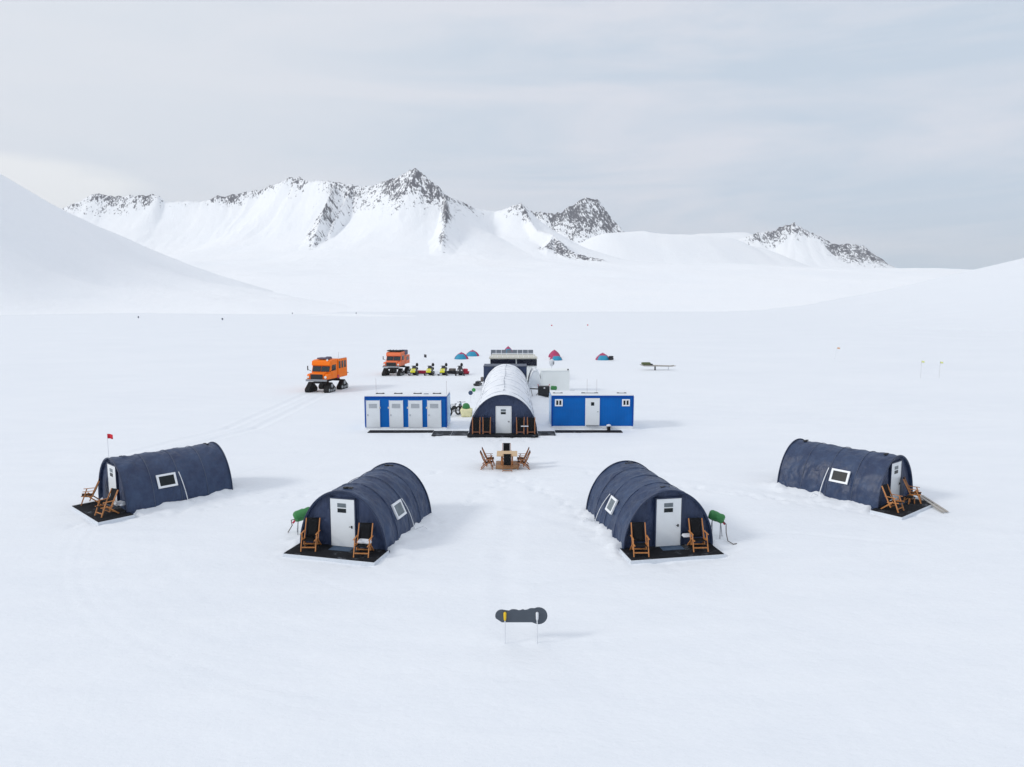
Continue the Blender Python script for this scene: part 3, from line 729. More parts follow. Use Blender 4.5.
# four chairs folded flat and leant against the end wall
def folded(label):
    t = thing('folded_deck_chair', label, 'chair', (0, 0, 0), 0, 'folded deck chairs leaning on the mess tent')
    b = MB(); b.box((0, .0, .66), (.40, .03, .92), bev=.005); b.build('sling', 'fabric', t)
    for s_ in (-1, 1):
        MB().bar((s_*.235, .03, 0), (s_*.235, .0, 1.16), .045, .05, up=(0, 1, 0)).build('rail', 'dark_teak', t)
        MB().bar((s_*.20, -.05, .02), (s_*.215, -.04, .95), .03, .03, up=(0, 1, 0)).build('leg', 'dark_teak', t)
    MB().bar((-.23, -.02, .14), (.23, -.02, .14), .06, .04).build('crossbar', 'dark_teak', t)
    return t
f0 = folded('folded deck chair leaning at the far left end of the mess tent wall')
f0.location = (CX-1.88, CY-.42, .115); f0.rotation_euler = (-.25, 0, 0); f0.scale = (1.14, 1, 1.03)
for dx, lb in ((-1.15, 'folded deck chair just left of the mess tent door'), (1.20, 'folded deck chair just right of the mess tent door'), (1.96, 'folded deck chair leaning at the far right end of the mess tent wall')):
    dup(f0, lb, (CX+dx, CY-.42, .115), rot=(-.25, 0, 0))
t = thing('tray', 'thin white tray resting across the two folded chairs right of the door', 'tray', (CX+1.5, CY-.50, .66))
MB().box((0, 0, .03), (.52, .10, .06), bev=.015).build('tray_body', 'blanket', t)

def floor_mat(x0, x1, y0, y1, z, label, m='mat_grey'):
    b = MB(); b.box(((x0+x1)/2, (y0+y1)/2, z-.03), (x1-x0, y1-y0, .06), bev=.01)
    return tag(b.build('rubber_mat', m), label, 'mat', 'rubber mats laid along the cabins')
floor_mat(-5.62, -4.30, 46.85, 48.5, .05, 'grey rubber mat at the right end of the toilet cabin')
floor_mat(-4.27, -3.12, 46.85, 48.5, .05, 'grey rubber mat beside the mess tent, left of its deck')
floor_mat(-3.09, 1.82, 46.25, 47.36, .10, 'dark rubber mat across the front of the mess tent', 'mat_black')
floor_mat(1.85, 3.05, 46.85, 48.4, .05, 'grey rubber mat between mess tent and right blue cabin')
floor_mat(-10.3, -5.66, 47.9, 48.75, .05, 'long thin black mat below the four white doors', 'mat_black')
floor_mat(3.1, 7.9, 47.95, 48.75, .05, 'long thin black mat below the right blue cabin', 'mat_black')

# ------------------------------------------------------------------ blue cabins
def cabin(x0, y0, w, dep, h, label, cat, zb=.2):
    t = thing('container_cabin', label, cat, (x0, y0, 0))
    b = MB(); b.box((w/2, dep/2, zb/2+.015), (w-.06, dep-.06, zb), bev=.01); b.build('skid_base', 'roof_white', t)
    H0 = h-zb
    b = MB(); b.box((w/2, dep/2, zb+.02+(H0-.03)/2), (w-.10, dep-.10, H0-.03)); b.build('wall', 'blue', t)
    n = int(w/.2); r = MB()
    for k in range(n): r.box((.12+k*(w-.24)/(n-1), .045, zb+(H0-.1)/2), (.055, .02, H0-.14))
    r.build('wall_rib', 'blue', t)
    for xx in (.05, w-.05):
        for yy in (.05, dep-.05): MB().box((xx, yy, zb+H0/2), (.10, .10, H0-.01), bev=.008).build('corner_post', 'blue_dark', t)
    for yy in (.05, dep-.05): MB().box((w/2, yy, h-.08), (w-.2, .105, .15)).build('top_rail', 'blue_dark', t)
    b = MB(); b.box((w/2, dep/2, h+.02), (w+.02, dep+.02, .06), bev=.01); b.build('roof', 'roof_white', t)
    for xx in (0, w): MB().box((xx+(-.006 if xx == 0 else .006), dep/2, zb+H0/2), (.09, dep-.24, H0-.2)).build('side_panel', 'side_blue', t)
    return t
def roof_vent(t, x, y, z, w):
    b = MB(); b.box((x, y, z+.02), (w, .12, .05)); b.box((x-w*.38, y, z+.04), (w*.2, .15, .05)); b.box((x+w*.38, y, z+.04), (w*.2, .15, .05))
    b.build('roof_vent', 'black_metal', t)
LX, LYc, LWd = -10.68, 48.95, 5.95
t = cabin(LX, LYc, LWd, 2.45, 2.50, 'blue toilet cabin with four white louvred doors', 'cabin')
for f0_, f1_ in ((.022, .178), (.303, .462), (.536, .695), (.767, .926)):
    w = (f1_-f0_)*LWd; cx = (f0_+f1_)/2*LWd
    d = MB().box((cx, .02, .215+.99), (w, .06, 1.96), bev=.008).build('door', 'white', t)
    b = MB()
    for k in range(4): b.box((cx, -.016, 1.66+k*.085), (w*.64, .02, .045), Matrix.Rotation(.4, 3, 'X'))
    b.build('louver', 'louver', d)
    MB().box((cx-w*.40, -.03, 1.12), (.05, .04, .12)).build('handle', 'louver', d)
    b = MB()
    for k in (-1, 1): b.box((cx+k*(w/2+.018), .02, .215+1.0), (.03, .08, 2.0))
    b.build('door_frame', 'frame', d)
for f_ in (.185, .29, .523, .755): MB().box((f_*LWd, .005, 1.66), (.09, .08, .13), bev=.01).build('lock_box', 'cream', t)  # small lock boxes on the blue wall beside the doors
for f_ in (.16, .385, .625, .865): roof_vent(t, f_*LWd, 1.0, 2.55, .62)
MB().box((.735*LWd, .8, 2.58), (.35, .2, .05)).build('roof_plate', 'louver', t)
for f_, y_ in ((.07, 2.2), (.99, .6)): MB().tube([(f_*LWd, y_, 2.5), (f_*LWd, y_, 3.55)], .012, 5).build('antenna', 'pole_grey', t)
RX, RY, RW = 2.87, 49.0, 5.95
t = cabin(RX, RY, RW, 2.45, 2.55, 'blue cabin with one white door between two small white windows', 'cabin', .28)
w = .175*RW; cx = .50*RW
d = MB().box((cx, .02, .29+1.03), (w, .06, 2.05), bev=.008).build('door', 'white', t)
MB().box((cx, -.014, 1.93), (.23, .02, .25)).build('pane', 'pane', d)
MB().box((cx+.38, -.03, 1.36), (.10, .04, .05)).build('handle', 'louver', d)
MB().box((cx, -.06, .36), (w*.9, .14, .05)).build('door_step', 'grey_metal', t)
for cx in (.088*RW, .907*RW):
    f = MB()
    for dx, dz, sx, sz in ((0, .21, .56, .09), (0, -.21, .56, .09), (-.235, 0, .09, .33), (.235, 0, .09, .33), (0, 0, .07, .33)): f.box((cx+dx, .018, 2.02+dz), (sx, .075, sz))
    f = f.build('window', 'frame', t); MB().box((cx, .02, 2.02), (.42, .04, .36)).build('pane', 'pane', f)
for f_, w_ in ((.085, .72), (.48, 1.25), (.875, .70)): roof_vent(t, f_*RW, .9, 2.58, w_)
for f_ in (.455, .575): MB().tube([(f_*RW, 1.3, 2.55), (f_*RW, 1.3, 3.6)], .012, 5).build('antenna', 'pole_grey', t)
t = thing('bucket', 'dark bucket with a white snowy lid by the right blue cabin', 'bucket', (7.02, 48.82, 0.0))
MB().tube([(0, 0, 0), (0, 0, .34)], [.11, .15], 14).build('bucket_body', 'black_metal', t)
MB().ball((0, 0, .37), (.36, .36, .2)).build('lid', 'blanket', t)

# ------------------------------------------------------------------ behind the mess tent
t = thing('annex', 'navy square annex closing the rear of the white mess tent', 'building', (-.72, 71.6, 0))
b = MB(); b.box((0, 1.5, 1.27), (4.55, 3.0, 2.54), bev=.03); b.build('wall', 'navy_front', t)
b = MB(); b.box((0, 1.5, 2.56), (4.6, 3.05, .05)); b.build('roof', 'rim', t)
t = thing('flat_roofed_hut', 'flat cream roofed hut with dark glazed front behind the mess tent', 'building', (.15, 80, .25))
b = MB(); b.box((0, 3.6, 1.07), (5.5, 7.1, 2.66)); b.build('wall', 'pale_box', t)
for cx, w in ((-1.20, 2.95), (1.60, 2.35)): MB().box((cx, -.02, 2.0), (w, .06, .75)).build('glazed_panel', 'dark_panel', t)
b = MB(); b.box((0, 1.1, 2.52), (5.7, 2.4, .14), bev=.02); b.box((0, 4.6, 2.42), (5.5, 3.9, .12), bev=.02); b.build('roof', 'cream', t)
b = MB()
for k in range(9): b.box((-2.5+k*.62, 1.1, 2.61), (.05, 2.4, .05))
b.build('roof_batten', 'roof_white', t)
b = MB(); b.box((0, 7.0, 2.55), (5.4, .10, .08)); b.build('rear_rail', 'roof_white', t)
t = thing('solar_rack', 'row of grey blue solar panels on a rack beyond the cream roofed hut', 'solar panels', (-.03, 93, .25)); t.scale = (1.07, 1, 1)
for k in range(8):
    cx = -2.35+k*.68
    p_ = MB().box((cx, 0, 2.1), (.63, .05, 1.05), Matrix.Rotation(-.35, 3, 'X')).build('panel', 'grey_panel', t)
for k in (-2.4, 0, 2.4): MB().bar((k, .15, -.3), (k, .15, 2.3), .07).build('leg', 'grey_metal', t)
MB().bar((-2.7, .12, 1.75), (2.7, .12, 1.75), .06).build('crossbar', 'grey_metal', t)

t = thing('storage_box', 'pale grey box shaped shelter behind the right blue cabin', 'shelter', (4.45, 69.9, 0))
b = MB(); b.box((0, 1.1, 1.13), (2.92, 2.2, 2.26), bev=.03); b.build('wall', 'pale_box', t)
b = MB(); b.box((0, 1.1, 2.28), (3.0, 2.3, .07), bev=.02); b.build('roof', 'pale_box', t)
b = MB()
for sx in (-1, 1): b.box((sx*1.44, -.01, 1.05), (.07, .05, 2.1))
b.build('corner_trim', 'pale_box', t)
MB().box((1.32, .1, 2.38), (.14, .14, .16)).build('roof_fitting', 'black_metal', t)
t = thing('white_shelter', 'low white tarpaulin passage between the mess tent and the pale box', 'shelter', (2.4, 70.6, 0))
g = []
for i in range(17):
    yy = i*.25; g.append([Vector((arch(math.pi*j/16, 1.45, 2.25)[0], yy, arch(math.pi*j/16, 1.45, 2.25)[1])) + Vector((mn.noise(Vector((j*.7, yy*2, 1)))*.08, 0, mn.noise(Vector((j*.7, yy*2, 7)))*.08)) for j in range(17)])
b = MB(); b.grid(g); b.build('tarpaulin', 'tarp_white', t, smooth=True, solid=.03)
b = MB(); b.prism([arch(math.pi*j/16, 1.4, 2.2) for j in range(17)], 'y', .05, .1); b.build('front_flap', 'tarp_white', t)
t = thing('satellite_dish', 'small white dish with a dark feed arm behind the pale box', 'dish', (4.35, 74.5, .55)); t.scale = (.62, .62, .82)
MB().tube([(0, 0, 0), (0, 0, 2.5)], .05).build('mast', 'pole_white', t)
g = []
for i in range(7):
    r_ = i/6*.48; g.append([Vector((r_*math.cos(j*math.pi/10), r_*r_*.5-.1, 2.65+r_*math.sin(j*math.pi/10))) for j in range(21)])
b = MB(); b.grid(g); b.build('reflector', 'pole_white', t, smooth=True, solid=.02)
MB().box((.34, -.35, 2.62), (.10, .25, .42)).build('feed_arm', 'black_metal', t)
t = thing('generator', 'black boxy generator with a pipe, between mess tent and right blue cabin', 'generator', (3.12, 66.3, .0))
b = MB(); b.box((0, .3, .62), (1.12, .75, .95), bev=.05); b.build('housing', 'black_metal', t)
b = MB()
for sx in (-1, 1): b.box((sx*.4, .3, .07), (.1, .8, .14))
b.build('skid', 'black_metal', t)
MB().box((.05, -.09, .95), (.14, .03, .10)).build('label_plate', 'frame', t)
MB().tube([(-.5, .3, .80), (-1.35, .3, .84)], .06).build('exhaust_pipe', 'black_metal', t)
MB().tube([(-.56, .1, .45), (-.85, 0, .05), (-1.1, .0, .1), (-1.25, .1, .75)], .03).build('hose', 'hose', t)
for sx in (-1, 1): MB().tube([(sx*.5, .3, 1.05), (sx*.58, .3, 1.3)], .03).build('lifting_lug', 'red', t)

# ------------------------------------------------------------------ green padded fuel drums on stands
GD = 'green padded drums on stands'
def drum(label, loc, rz, zc=1.0, k=1.0, tilt=.28, hose=True):
    t = thing('fuel_drum', label, 'drum', loc, rz, GD)
    P = [(-.29, .04), (-.285, .11), (-.25, .165), (-.19, .19), (-.08, .185), (.0, .195), (.08, .185), (.19, .19), (.25, .165), (.285, .11), (.29, .04)]
    b = MB(); b.tube([(x_*k, 0, zc-x_*tilt*k) for x_, _ in P], [q*k for _, q in P], 20)
    for v_ in b.bm.verts: v_.co += Vector((mn.noise(v_.co*7), mn.noise(v_.co*7+Vector((3, 1, 0))), mn.noise(v_.co*7+Vector((9, 2, 0)))))*.025
    b.build('drum_body', 'green', t, smooth=True)
    for sx in (-1, 1):
        b = MB(); b.tube([(sx*.2*k, -.24, 0), (sx*.16*k, 0, zc-.16*k-sx*.03), (sx*.2*k, .24, 0)], .016, 6); b.build('leg', 'grey_metal', t)
    if hose:
        b = MB(); b.tube([(.27*k, -.02, zc-.14*k), (.38*k, -.06, zc*.75), (.42, -.2, zc*.42), (.52, -.35, .12), (.52+.22*hose, -.35-.07*hose, .05), (.52+.32*hose, -.28, .05)], .02, 6); b.build('hose', 'hose', t, smooth=True)
        b = MB(); b.tube([(.25*k, 0, zc-.17*k), (.33*k, 0, zc-.26*k)], .04, 8); b.build('valve', 'red', t)
    return t
drum('green padded drum standing right of the near right tent, its hose trailing on the snow', (8.0, 25.9, 0), R(-28), .90)
drum('green padded drum half hidden behind the left wall of the near left tent', (-8.36, 26.5, 0), R(200), .80, 1.2, .25, .2)
drum('green padded drum above the pale yellow bag by the mess tent', (-3.74, 55.1, 0), R(96), .80, 1.55, .1, False)
drum('green padded drum just right of the black generator', (4.25, 68.9, 0), R(6), .62, 1.1, .05, False)
t = thing('yellow_bag', 'pale yellow bulk bag below a green drum, left of the mess tent', 'bag', (-3.75, 54.9, 0))
b = MB(); b.box((.05, 0, .35), (.92, .7, .68), bev=.16)
for v_ in b.bm.verts: v_.co += Vector((mn.noise(v_.co*3)*.1, mn.noise(v_.co*3+Vector((5, 0, 0)))*.1, 0))
b.build('bag_body', 'yellow_bag', t, smooth=True)
MB().tube([(-.35, 0, .7), (-.2, 0, .98), (0, 0, .8)], .03, 6).tube([(.35, 0, .7), (.25, .05, .95), (.05, .1, .8)], .03, 6).build('strap', 'yellow_bag', t)
def disc_marker(x, y, h, r_, m_, label):
    t = thing('disc_marker', label, 'marker', (x, y, 0), 0, 'round markers on poles')
    MB().tube([(0, 0, 0), (0, 0, h)], .02, 6).build('pole', 'pole_white', t)
    MB().ball((0, 0, h), (2*r_, r_*1.2, 2*r_)).build('disc', m_, t, smooth=True)
disc_marker(-3.70, 65.5, .85, .19, 'green_disc', 'round green marker on a thin pole left of the mess tent')
disc_marker(-3.83, 62.6, .95, .21, 'navy_disc', 'round dark blue marker on a thin pole left of the mess tent')
blanket(6.25, 70.2, .06, 0, (.62, .3, .14), 'small dark bag on the snow behind the right blue cabin', 'kit_bag', 'bag', 'dark_plastic')

# ------------------------------------------------------------------ fat bikes
def bike(label, loc, rz, paint):
    t = thing('fat_bike', label, 'bicycle', loc, rz, 'bicycles parked beside the toilet cabin')
    for yy in (-.55, .55):
        w = MB().ring((0, yy, .38), .31, .07, 'x', 24, 8).build('wheel', 'rubber', t, smooth=True)
        b = MB()
        for k in range(10):
            a = k*math.pi/5; b.bar((0, yy, .38), (0, yy+.3*math.cos(a), .38+.3*math.sin(a)), .008)
        b.build('spokes', 'grey_metal', w)
    b = MB()
    for p, q in (((0, -.42, .80), (0, .02, .36)), ((0, -.40, .84), (0, .18, .82)), ((0, .20, .90), (0, .02, .36)), ((0, .19, .80), (0, .55, .38)), ((0, .02, .36), (0, .55, .38)), ((0, -.38, .95), (0, -.55, .38))):
        b.tube([p, q], .025, 6)
    b.build('frame', paint, t)
    MB().tube([(-.36, -.30, 1.02), (0, -.38, 1.0), (.36, -.30, 1.02)], .018, 6).build('handlebar', 'black_metal', t)
    MB().box((0, .02, .66), (.12, .42, .28), Matrix.Rotation(.2, 3, 'X'), bev=.04).build('frame_bag', 'dark_plastic', t)
    MB().ball((0, .24, .95), (.16, .30, .08)).build('saddle', 'black_metal', t)
    MB().tube([(-.15, .02, .28), (0, .02, .36), (.15, .02, .44)], .02, 6).build('pedals', 'black_metal', t)
bike('black fat bike against the right end of the toilet cabin', (-4.78, 55.4, 0), R(-38), 'black_metal')
bike('teal fat bike seen end on between the black bike and the yellow bag', (-4.30, 56.6, 0), R(12), 'teal')
t = thing('black_pulk', 'black sled loaded with dark gear at the left flank of the mess tent', 'sled', (-3.85, 76.4, 0), R(-15))
b = MB(); b.prism([(-.75, .18), (-.6, .02), (.6, .02), (.7, .16), (.62, .22), (-.66, .24)], 'x', -.3, .3); b.build('hull', 'dark_plastic', t)
b = MB(); b.box((0, .1, .32), (.46, .8, .28), bev=.08); b.build('load', 'dark_plastic', t)
b = MB(); b.box((.34, .55, .62), (.3, .35, .55), bev=.08); b.build('pack', 'hose', t)

# ------------------------------------------------------------------ tracked trucks (front faces -y)
def truck(label, loc, rz, paint, variant):
    t = thing('tracked_truck', label, 'truck', loc, rz, 'orange tracked trucks parked behind the cabins')
    W = 2.1
    # chassis and bumper
    b = MB(); b.box((0, 2.3, 1.08), (.9, 4.2, .22)); b.box((0, .75, .95), (1.5, .18, .2)); b.box((0, 3.75, .95), (1.5, .18, .2)); b.build('chassis', 'black_metal', t)
    MB().box((0, -.08, 1.28), (2.3, .22, .22), bev=.03).build('bumper', 'grey_metal', t)
    # hood: sloping prism
    h = MB(); h.prism([(0, 1.30), (0, 1.88), (.12, 1.96), (1.0, 2.08), (1.0, 1.30)], 'x', -.78, .78); h.build('hood', paint, t, bevel=.05)
    for sx in (-1, 1):
        MB().prism([(.05, 1.35), (.05, 1.72), (.2, 1.88), (.95, 1.95), (1.1, 1.6), (1.1, 1.35)], 'x', sx*.80, sx*1.15).build('fender', paint, t, bevel=.05)
        MB().tube([(sx*.97, .03, 1.6), (sx*.97, -.03, 1.6)], .13, 14).build('headlight', 'lamp', t)
        m_ = MB(); m_.tube([(sx*1.05, .95, 2.1), (sx*1.35, .8, 2.3)], .025, 6); m_.box((sx*1.38, .78, 2.45), (.10, .08, .48), bev=.02); m_.build('mirror', 'black_metal', t)
    MB().box((-.0, -.02, 1.62), (1.35, .08, .56), bev=.02).build('grille', 'black_metal', t)
    # cab
    top = 3.25
    c_ = MB(); c_.prism([(.95, 1.3), (.95, 2.05), (1.18, 2.68), (.98, 2.72), (1.05, top-.08), (1.5, top+.03), (2.7, top+.05), (2.7, 1.3)], 'x', -W/2, W/2); c_ = c_.build('cab', paint, t, bevel=.06)
    for sx in (-1, 1):
        MB().box((sx*.49, 1.035, 2.36), (.92, .03, .58), Matrix.Rotation(-.35, 3, 'X')).build('windshield', 'glass', t)
        MB().box((sx*(W/2+.005), 1.85, 2.45), (.03, .85, .6)).build('side_window', 'glass', c_)
        MB().box((sx*(W/2+.012), 1.85, 1.8), (.02, 1.0, .62), bev=.005).build('door', paint, c_)
    MB().tube([(.2, 1.02, 2.3), (.05, 1.12, 2.62)], .012, 5).build('wiper', 'black_metal', t)
    # rear body
    if variant == 'cabin':
        r_ = MB(); r_.box((0, 3.85, 2.28), (2.2, 2.2, 2.0), bev=.06); r_ = r_.build('passenger_body', paint, t)
        for sx in (-1, 1):
            for yy in (3.1, 3.75, 4.4): MB().box((sx*1.105, yy, 2.65), (.03, .42, .75)).build('window', 'glass', r_)
        MB().box((0, 4.0, 3.31), (2.1, 1.9, .05)).build('roof_sheet', 'roof_white', t)
        b = MB(); b.box((0, 1.9, 3.42), (1.3, .9, .14), bev=.04); b.box((.3, 2.2, 3.5), (.5, .4, .14), bev=.04); b.build('roof_load', 'mauve', t)
        MB().ball((.72, 1.05, 3.28), (.22, .16, .22)).build('spotlight', 'lamp', t)
        MB().tube([(.95, 3.2, 3.3), (.95, 3.2, 4.0)], .015, 5).build('antenna', 'pole_grey', t)
        MB().box((0, 5.1, 1.6), (2.2, .3, .10)).build('rear_step', 'grey_metal', t)
        MB().box((1.06, 2.75, 1.42), (.10, .4, .36), bev=.03).build('fuel_can', 'red', t)
    else:
        r_ = MB(); r_.box((0, 3.85, 2.05), (2.1, 2.0, 1.25), bev=.05); r_ = r_.build('cargo_box', paint, t)
        MB().box((1.055, 3.85, 2.2), (.03, .9, .5)).build('window', 'glass', r_)
        b = MB(); b.box((0, 1.9, 3.42), (2.0, 1.3, .10)); 
        for k in range(5): b.box((-.9+k*.45, 1.9, 3.5), (.05, 1.3, .06))
        b.build('roof_rack', 'black_metal', t)
        b = MB(); b.box((.6, 3.3, 3.1), (1.0, 1.4, .7), bev=.15); b.build('roof_load', 'mauve', t)
        MB().tube([(.85, .7, 1.3), (.9, .7, 1.62)], .1, 10).build('air_filter', 'chrome', t)
    # four rubber track units
    for yy in (.75, 3.75):
        for sx in (-1, 1):
            cx = sx*1.05
            out = []
            for (cy_, cz, rr_, a0, a1) in ((yy-.68, .24, .24, 150, 290), (yy+.68, .24, .24, 250, 390), (yy+.0, .72, .27, 30, 150)):
                for k in range(8):
                    a = R(a0+(a1-a0)*k/7); out.append((cy_+rr_*math.cos(a), cz+rr_*math.sin(a)))
            tk = MB(); tk.prism(out, 'x', cx-.24, cx+.24)
            for k in range(len(out)):   # cleats
                p, q = Vector(out[k]), Vector(out[(k+1) % len(out)]); L_ = (q-p).length; m_ = max(1, int(L_/.12))
                for q_ in range(m_):
                    c = p.lerp(q, (q_+.5)/m_); an = math.atan2((q-p).y, (q-p).x)
                    tk.box((cx, c.x, c.y), (.50, .045, .06), Matrix.Rotation(an, 3, 'X'))
            tk = tk.build('track_unit', 'rubber', t)
            for (cy_, cz, rr_) in ((yy-.62, .25, .16), (yy+.62, .25, .16), (yy, .68, .20), (yy-.18, .20, .12), (yy+.20, .20, .12)):
                MB().tube([(cx+sx*.22, cy_, cz), (cx+sx*.29, cy_, cz)], rr_, 14).build('wheel', 'wheel', tk)
    return t
truck('bright orange tracked truck with long windowed passenger body', (-20.15, 70.0, 0), -.20, 'orange', 'cabin')
truck('faded orange tracked truck with grey load on its roof, beside the snowmobiles', (-15.35, 86.4, 0), -.16, 'salmon', 'cargo').scale = (.95, .95, .90)

# ------------------------------------------------------------------ snowmobiles (front faces -y)
GS = 'snowmobiles in a row beside the faded orange truck'
def snowmobile(label, loc, rz, cowl, base=None):
    t = thing('snowmobile', label, 'snowmobile', loc, rz, GS)
    b = MB(); b.prism([(-.75, .36), (-.55, .62), (-.1, .84), (.35, .80), (.4, .40), (-.4, .28)], 'x', -.34, .34); cw = b.build('cowl', 'dark_plastic', t, bevel=.10)
    if cowl != 'dark_plastic':
        MB().prism([(-.80, .36), (-.62, .64), (-.20, .80), (.05, .60), (-.3, .36)], 'x', -.37, .26).build('cowl_panel', cowl, cw, bevel=.07)
    b = MB(); b.prism([(-.62, .25), (-.5, .42), (.3, .42), (.35, .22)], 'x', -.42, .42); b.build('belly_pan', 'dark_plastic', t, bevel=.04)
    MB().prism([(-.22, .78), (-.02, 1.10), (.03, 1.08), (-.05, .78)], 'x', -.24, .24).build('windshield', 'dark_plastic', t, bevel=.03)
    b = MB(); b.prism([(.2, .5), (.25, .78), (1.2, .86), (1.55, .80), (1.6, .55)], 'x', -.20, .20); b.build('seat', 'fabric', t, bevel=.05)
    MB().tube([(-.42, .12, 1.02), (-.2, .05, 1.08), (.2, .05, 1.08), (.42, .12, 1.02)], .022, 6).build('handlebar', 'black_metal', t)
    for sx in (-1, 1):
        MB().prism([(-1.05, .22), (-.95, .10), (-.75, .02), (.15, .02), (.15, .06), (-.72, .07), (-.98, .24)], 'x', sx*.50-.07, sx*.50+.07).build('ski', 'dark_plastic', t)
        MB().tube([(sx*.5, -.35, .06), (sx*.3, -.3, .42)], .025, 6).build('ski_strut', 'black_metal', t)
        MB().box((sx*.2, -.60, .62), (.17, .06, .10), Matrix.Rotation(.6, 3, 'X')).build('headlight', 'lamp', t)
    out = [(.15, .04), (1.55, .04), (1.75, .2), (1.68, .38), (.3, .42), (.05, .25)]
    MB().prism(out, 'x', -.22, .22).build('track', 'rubber', t)
    MB().ball((.10, 1.35, 1.12), (.34, .4, .42)).build('rear_rack_bag', 'black_metal', t)
    t.scale = (1.05, .82, 1.14)
    return t
s0 = snowmobile('yellow and black snowmobile nearest the faded orange truck, first of the row', (-12.5, 86.9, 0), -.10, 'yellow')
dup(s0, 'yellow and black snowmobile second in the row from the truck', (-10.48, 86.9, 0), -.14, GS)
dup(s0, 'yellow and black snowmobile third in the row from the truck', (-8.75, 86.9, 0), -.12, GS)
snowmobile('all dark grey snowmobile at the right end of the row', (-6.62, 86.8, 0), .0, 'dark_plastic')
def pulk(label, loc, rz, m_, load, L=2.2):
    t = thing('cargo_sled', label, 'sled', loc, rz, 'cargo sleds behind the snowmobiles')
    b = MB(); b.prism([(-L/2-.15, .45), (-L/2, .18), (-L/2+.2, .08), (L/2, .08), (L/2+.1, .4), (L/2, .42), (-L/2+.2, .40)], 'x', -.38, .38); b.build('tub', m_, t, bevel=.03)
    for sx in (-1, 1): MB().box((sx*.3, 0, .04), (.08, L, .07)).build('runner', 'dark_plastic', t)
    if load: MB().box((0, .1, .55), (.6, L*.7, .35), bev=.1).build('load', load, t)
    return t
pulk('long red cargo sled between the first and second snowmobiles', (-11.70, 89.0, 0), R(80), 'red', None)
pulk('grey cargo sled with dark load behind the third snowmobile', (-7.7, 88.8, 0), R(75), 'dark_plastic', 'hose', 1.2)
pulk('upright red sled behind the dark snowmobile', (-6.05, 88.3, 0), R(20), 'red', 'red', .9)

# ------------------------------------------------------------------ small dome tents
GT = 'blue and crimson dome tents beyond the camp'
def dome(label, loc, rz, W, D, H_, split):
    t = thing('dome_tent', label, 'tent', loc, rz, GT)
    def surf(a0, a1, off=0, n=14, k=10):
        g = []
        for i in range(n+1):
            a = a0+(a1-a0)*i/n; row = []
            for j in range(k+1):
                e = j/k*math.pi/2
                rr = 1-.05*abs(math.sin(3*a))*math.sin(2*e)
                row.append(Vector((math.cos(a)*math.cos(e)**1.2*(W/2+off)*rr, math.sin(a)*math.cos(e)**1.2*(D/2+off)*rr, (.38*math.sin(e)+.62*e/(math.pi/2))*(H_+off))))
            g.append(row)
        return g
    b = MB(); b.grid(surf(0, 2*math.pi, 0, 32, 12)); b.build('fly', 'tent_red', t, smooth=True, solid=.02)
    a0, a1, et = split
    g = surf(R(a0), R(a1), .035, 14, 12)
    g = [row[:max(2, int(13*et*(1-.25*abs(i_/14-.5)**2*4)))] for i_, row in enumerate(g)]
    n_ = min(map(len, g)); g = [row[:n_] for row in g]
    b = MB(); b.grid(g); b.build('door_panel', 'tent_blue', t, smooth=True, solid=.02)
    for a in (20, 160):
        MB().tube([(math.cos(R(a)+math.pi*(e > math.pi/2))*math.cos(min(e, math.pi-e))**1.2*(W/2+.05), math.sin(R(a)+math.pi*(e > math.pi/2))*math.cos(min(e, math.pi-e))**1.2*(D/2+.05), (.38*math.sin(e)+.62*min(e, math.pi-e)/(math.pi/2))*(H_+.05)) for e in [k*math.pi/20 for k in range(21)]], .02, 6).build('pole', 'tent_red', t)
    return t
dome('blue fronted dome tent with crimson back, nearer of the two left of the hut', (-8.35, 112.5, 0), 0, 2.3, 2.2, 1.12, (130, 318, 1))
dome('blue fronted dome tent with crimson back, farther of the two left of the hut', (-6.9, 119, 0), 0, 2.3, 2.2, 1.05, (130, 318, 1))
dome('crimson topped dome tent peeping over the solar panels', (-.70, 125.0, 0), 0, 1.7, 1.9, 1.32, (225, 330, .85))
dome('blue and crimson dome tent right of the hut, in front of its pink neighbour', (7.15, 110.7, 0), 0, 2.0, 2.2, .98, (225, 350, .9))
dome('mostly crimson dome tent right of the hut, behind another', (7.25, 116.5, 0), 0, 2.0, 2.2, 1.25, (245, 300, .5))
dome('blue and crimson dome tent farthest right, with a black bag beside it', (14.75, 110.7, 0), 0, 2.3, 2.2, 1.15, (215, 325, .9))
blanket(16.0, 110.0, .28, .3, (.75, .6, .42), 'black kit bag beside the farthest right dome tent', 'kit_bag', 'bag', 'dark_plastic')

# ------------------------------------------------------------------ sledge standing on a post, right
t = thing('raised_sledge', 'grey wooden sledge with olive bundle raised on a short post, right of the dome tents', 'sledge', (20.0, 93.8, 0), R(4))
for sy in (-.4, .4):
    MB().tube([(-2.3, sy, .75), (-1.9, sy, .62), (1.9, sy, .55), (2.5, sy, .62)], .06, 6).build('runner', 'plank_wood', t)
b = MB()
for k in range(12): b.box((-1.7+k*.31, 0, .72-.01*k), (.2, .9, .05))
b.build('slats', 'plank_wood', t)
b = MB(); b.box((-1.55, 0, .92), (1.2, .7, .35), bev=.12); b.build('bundle', 'olive', t)
MB().box((-.9, 0, .80), (.5, .6, .2), bev=.06).build('case', 'dark_plastic', t)
MB().box((-.35, -.3, .28), (.16, .16, .6)).build('post', 'black_metal', t); MB().box((1.7, .3, .25), (.08, .08, .52)).build('prop', 'pole_white', t)

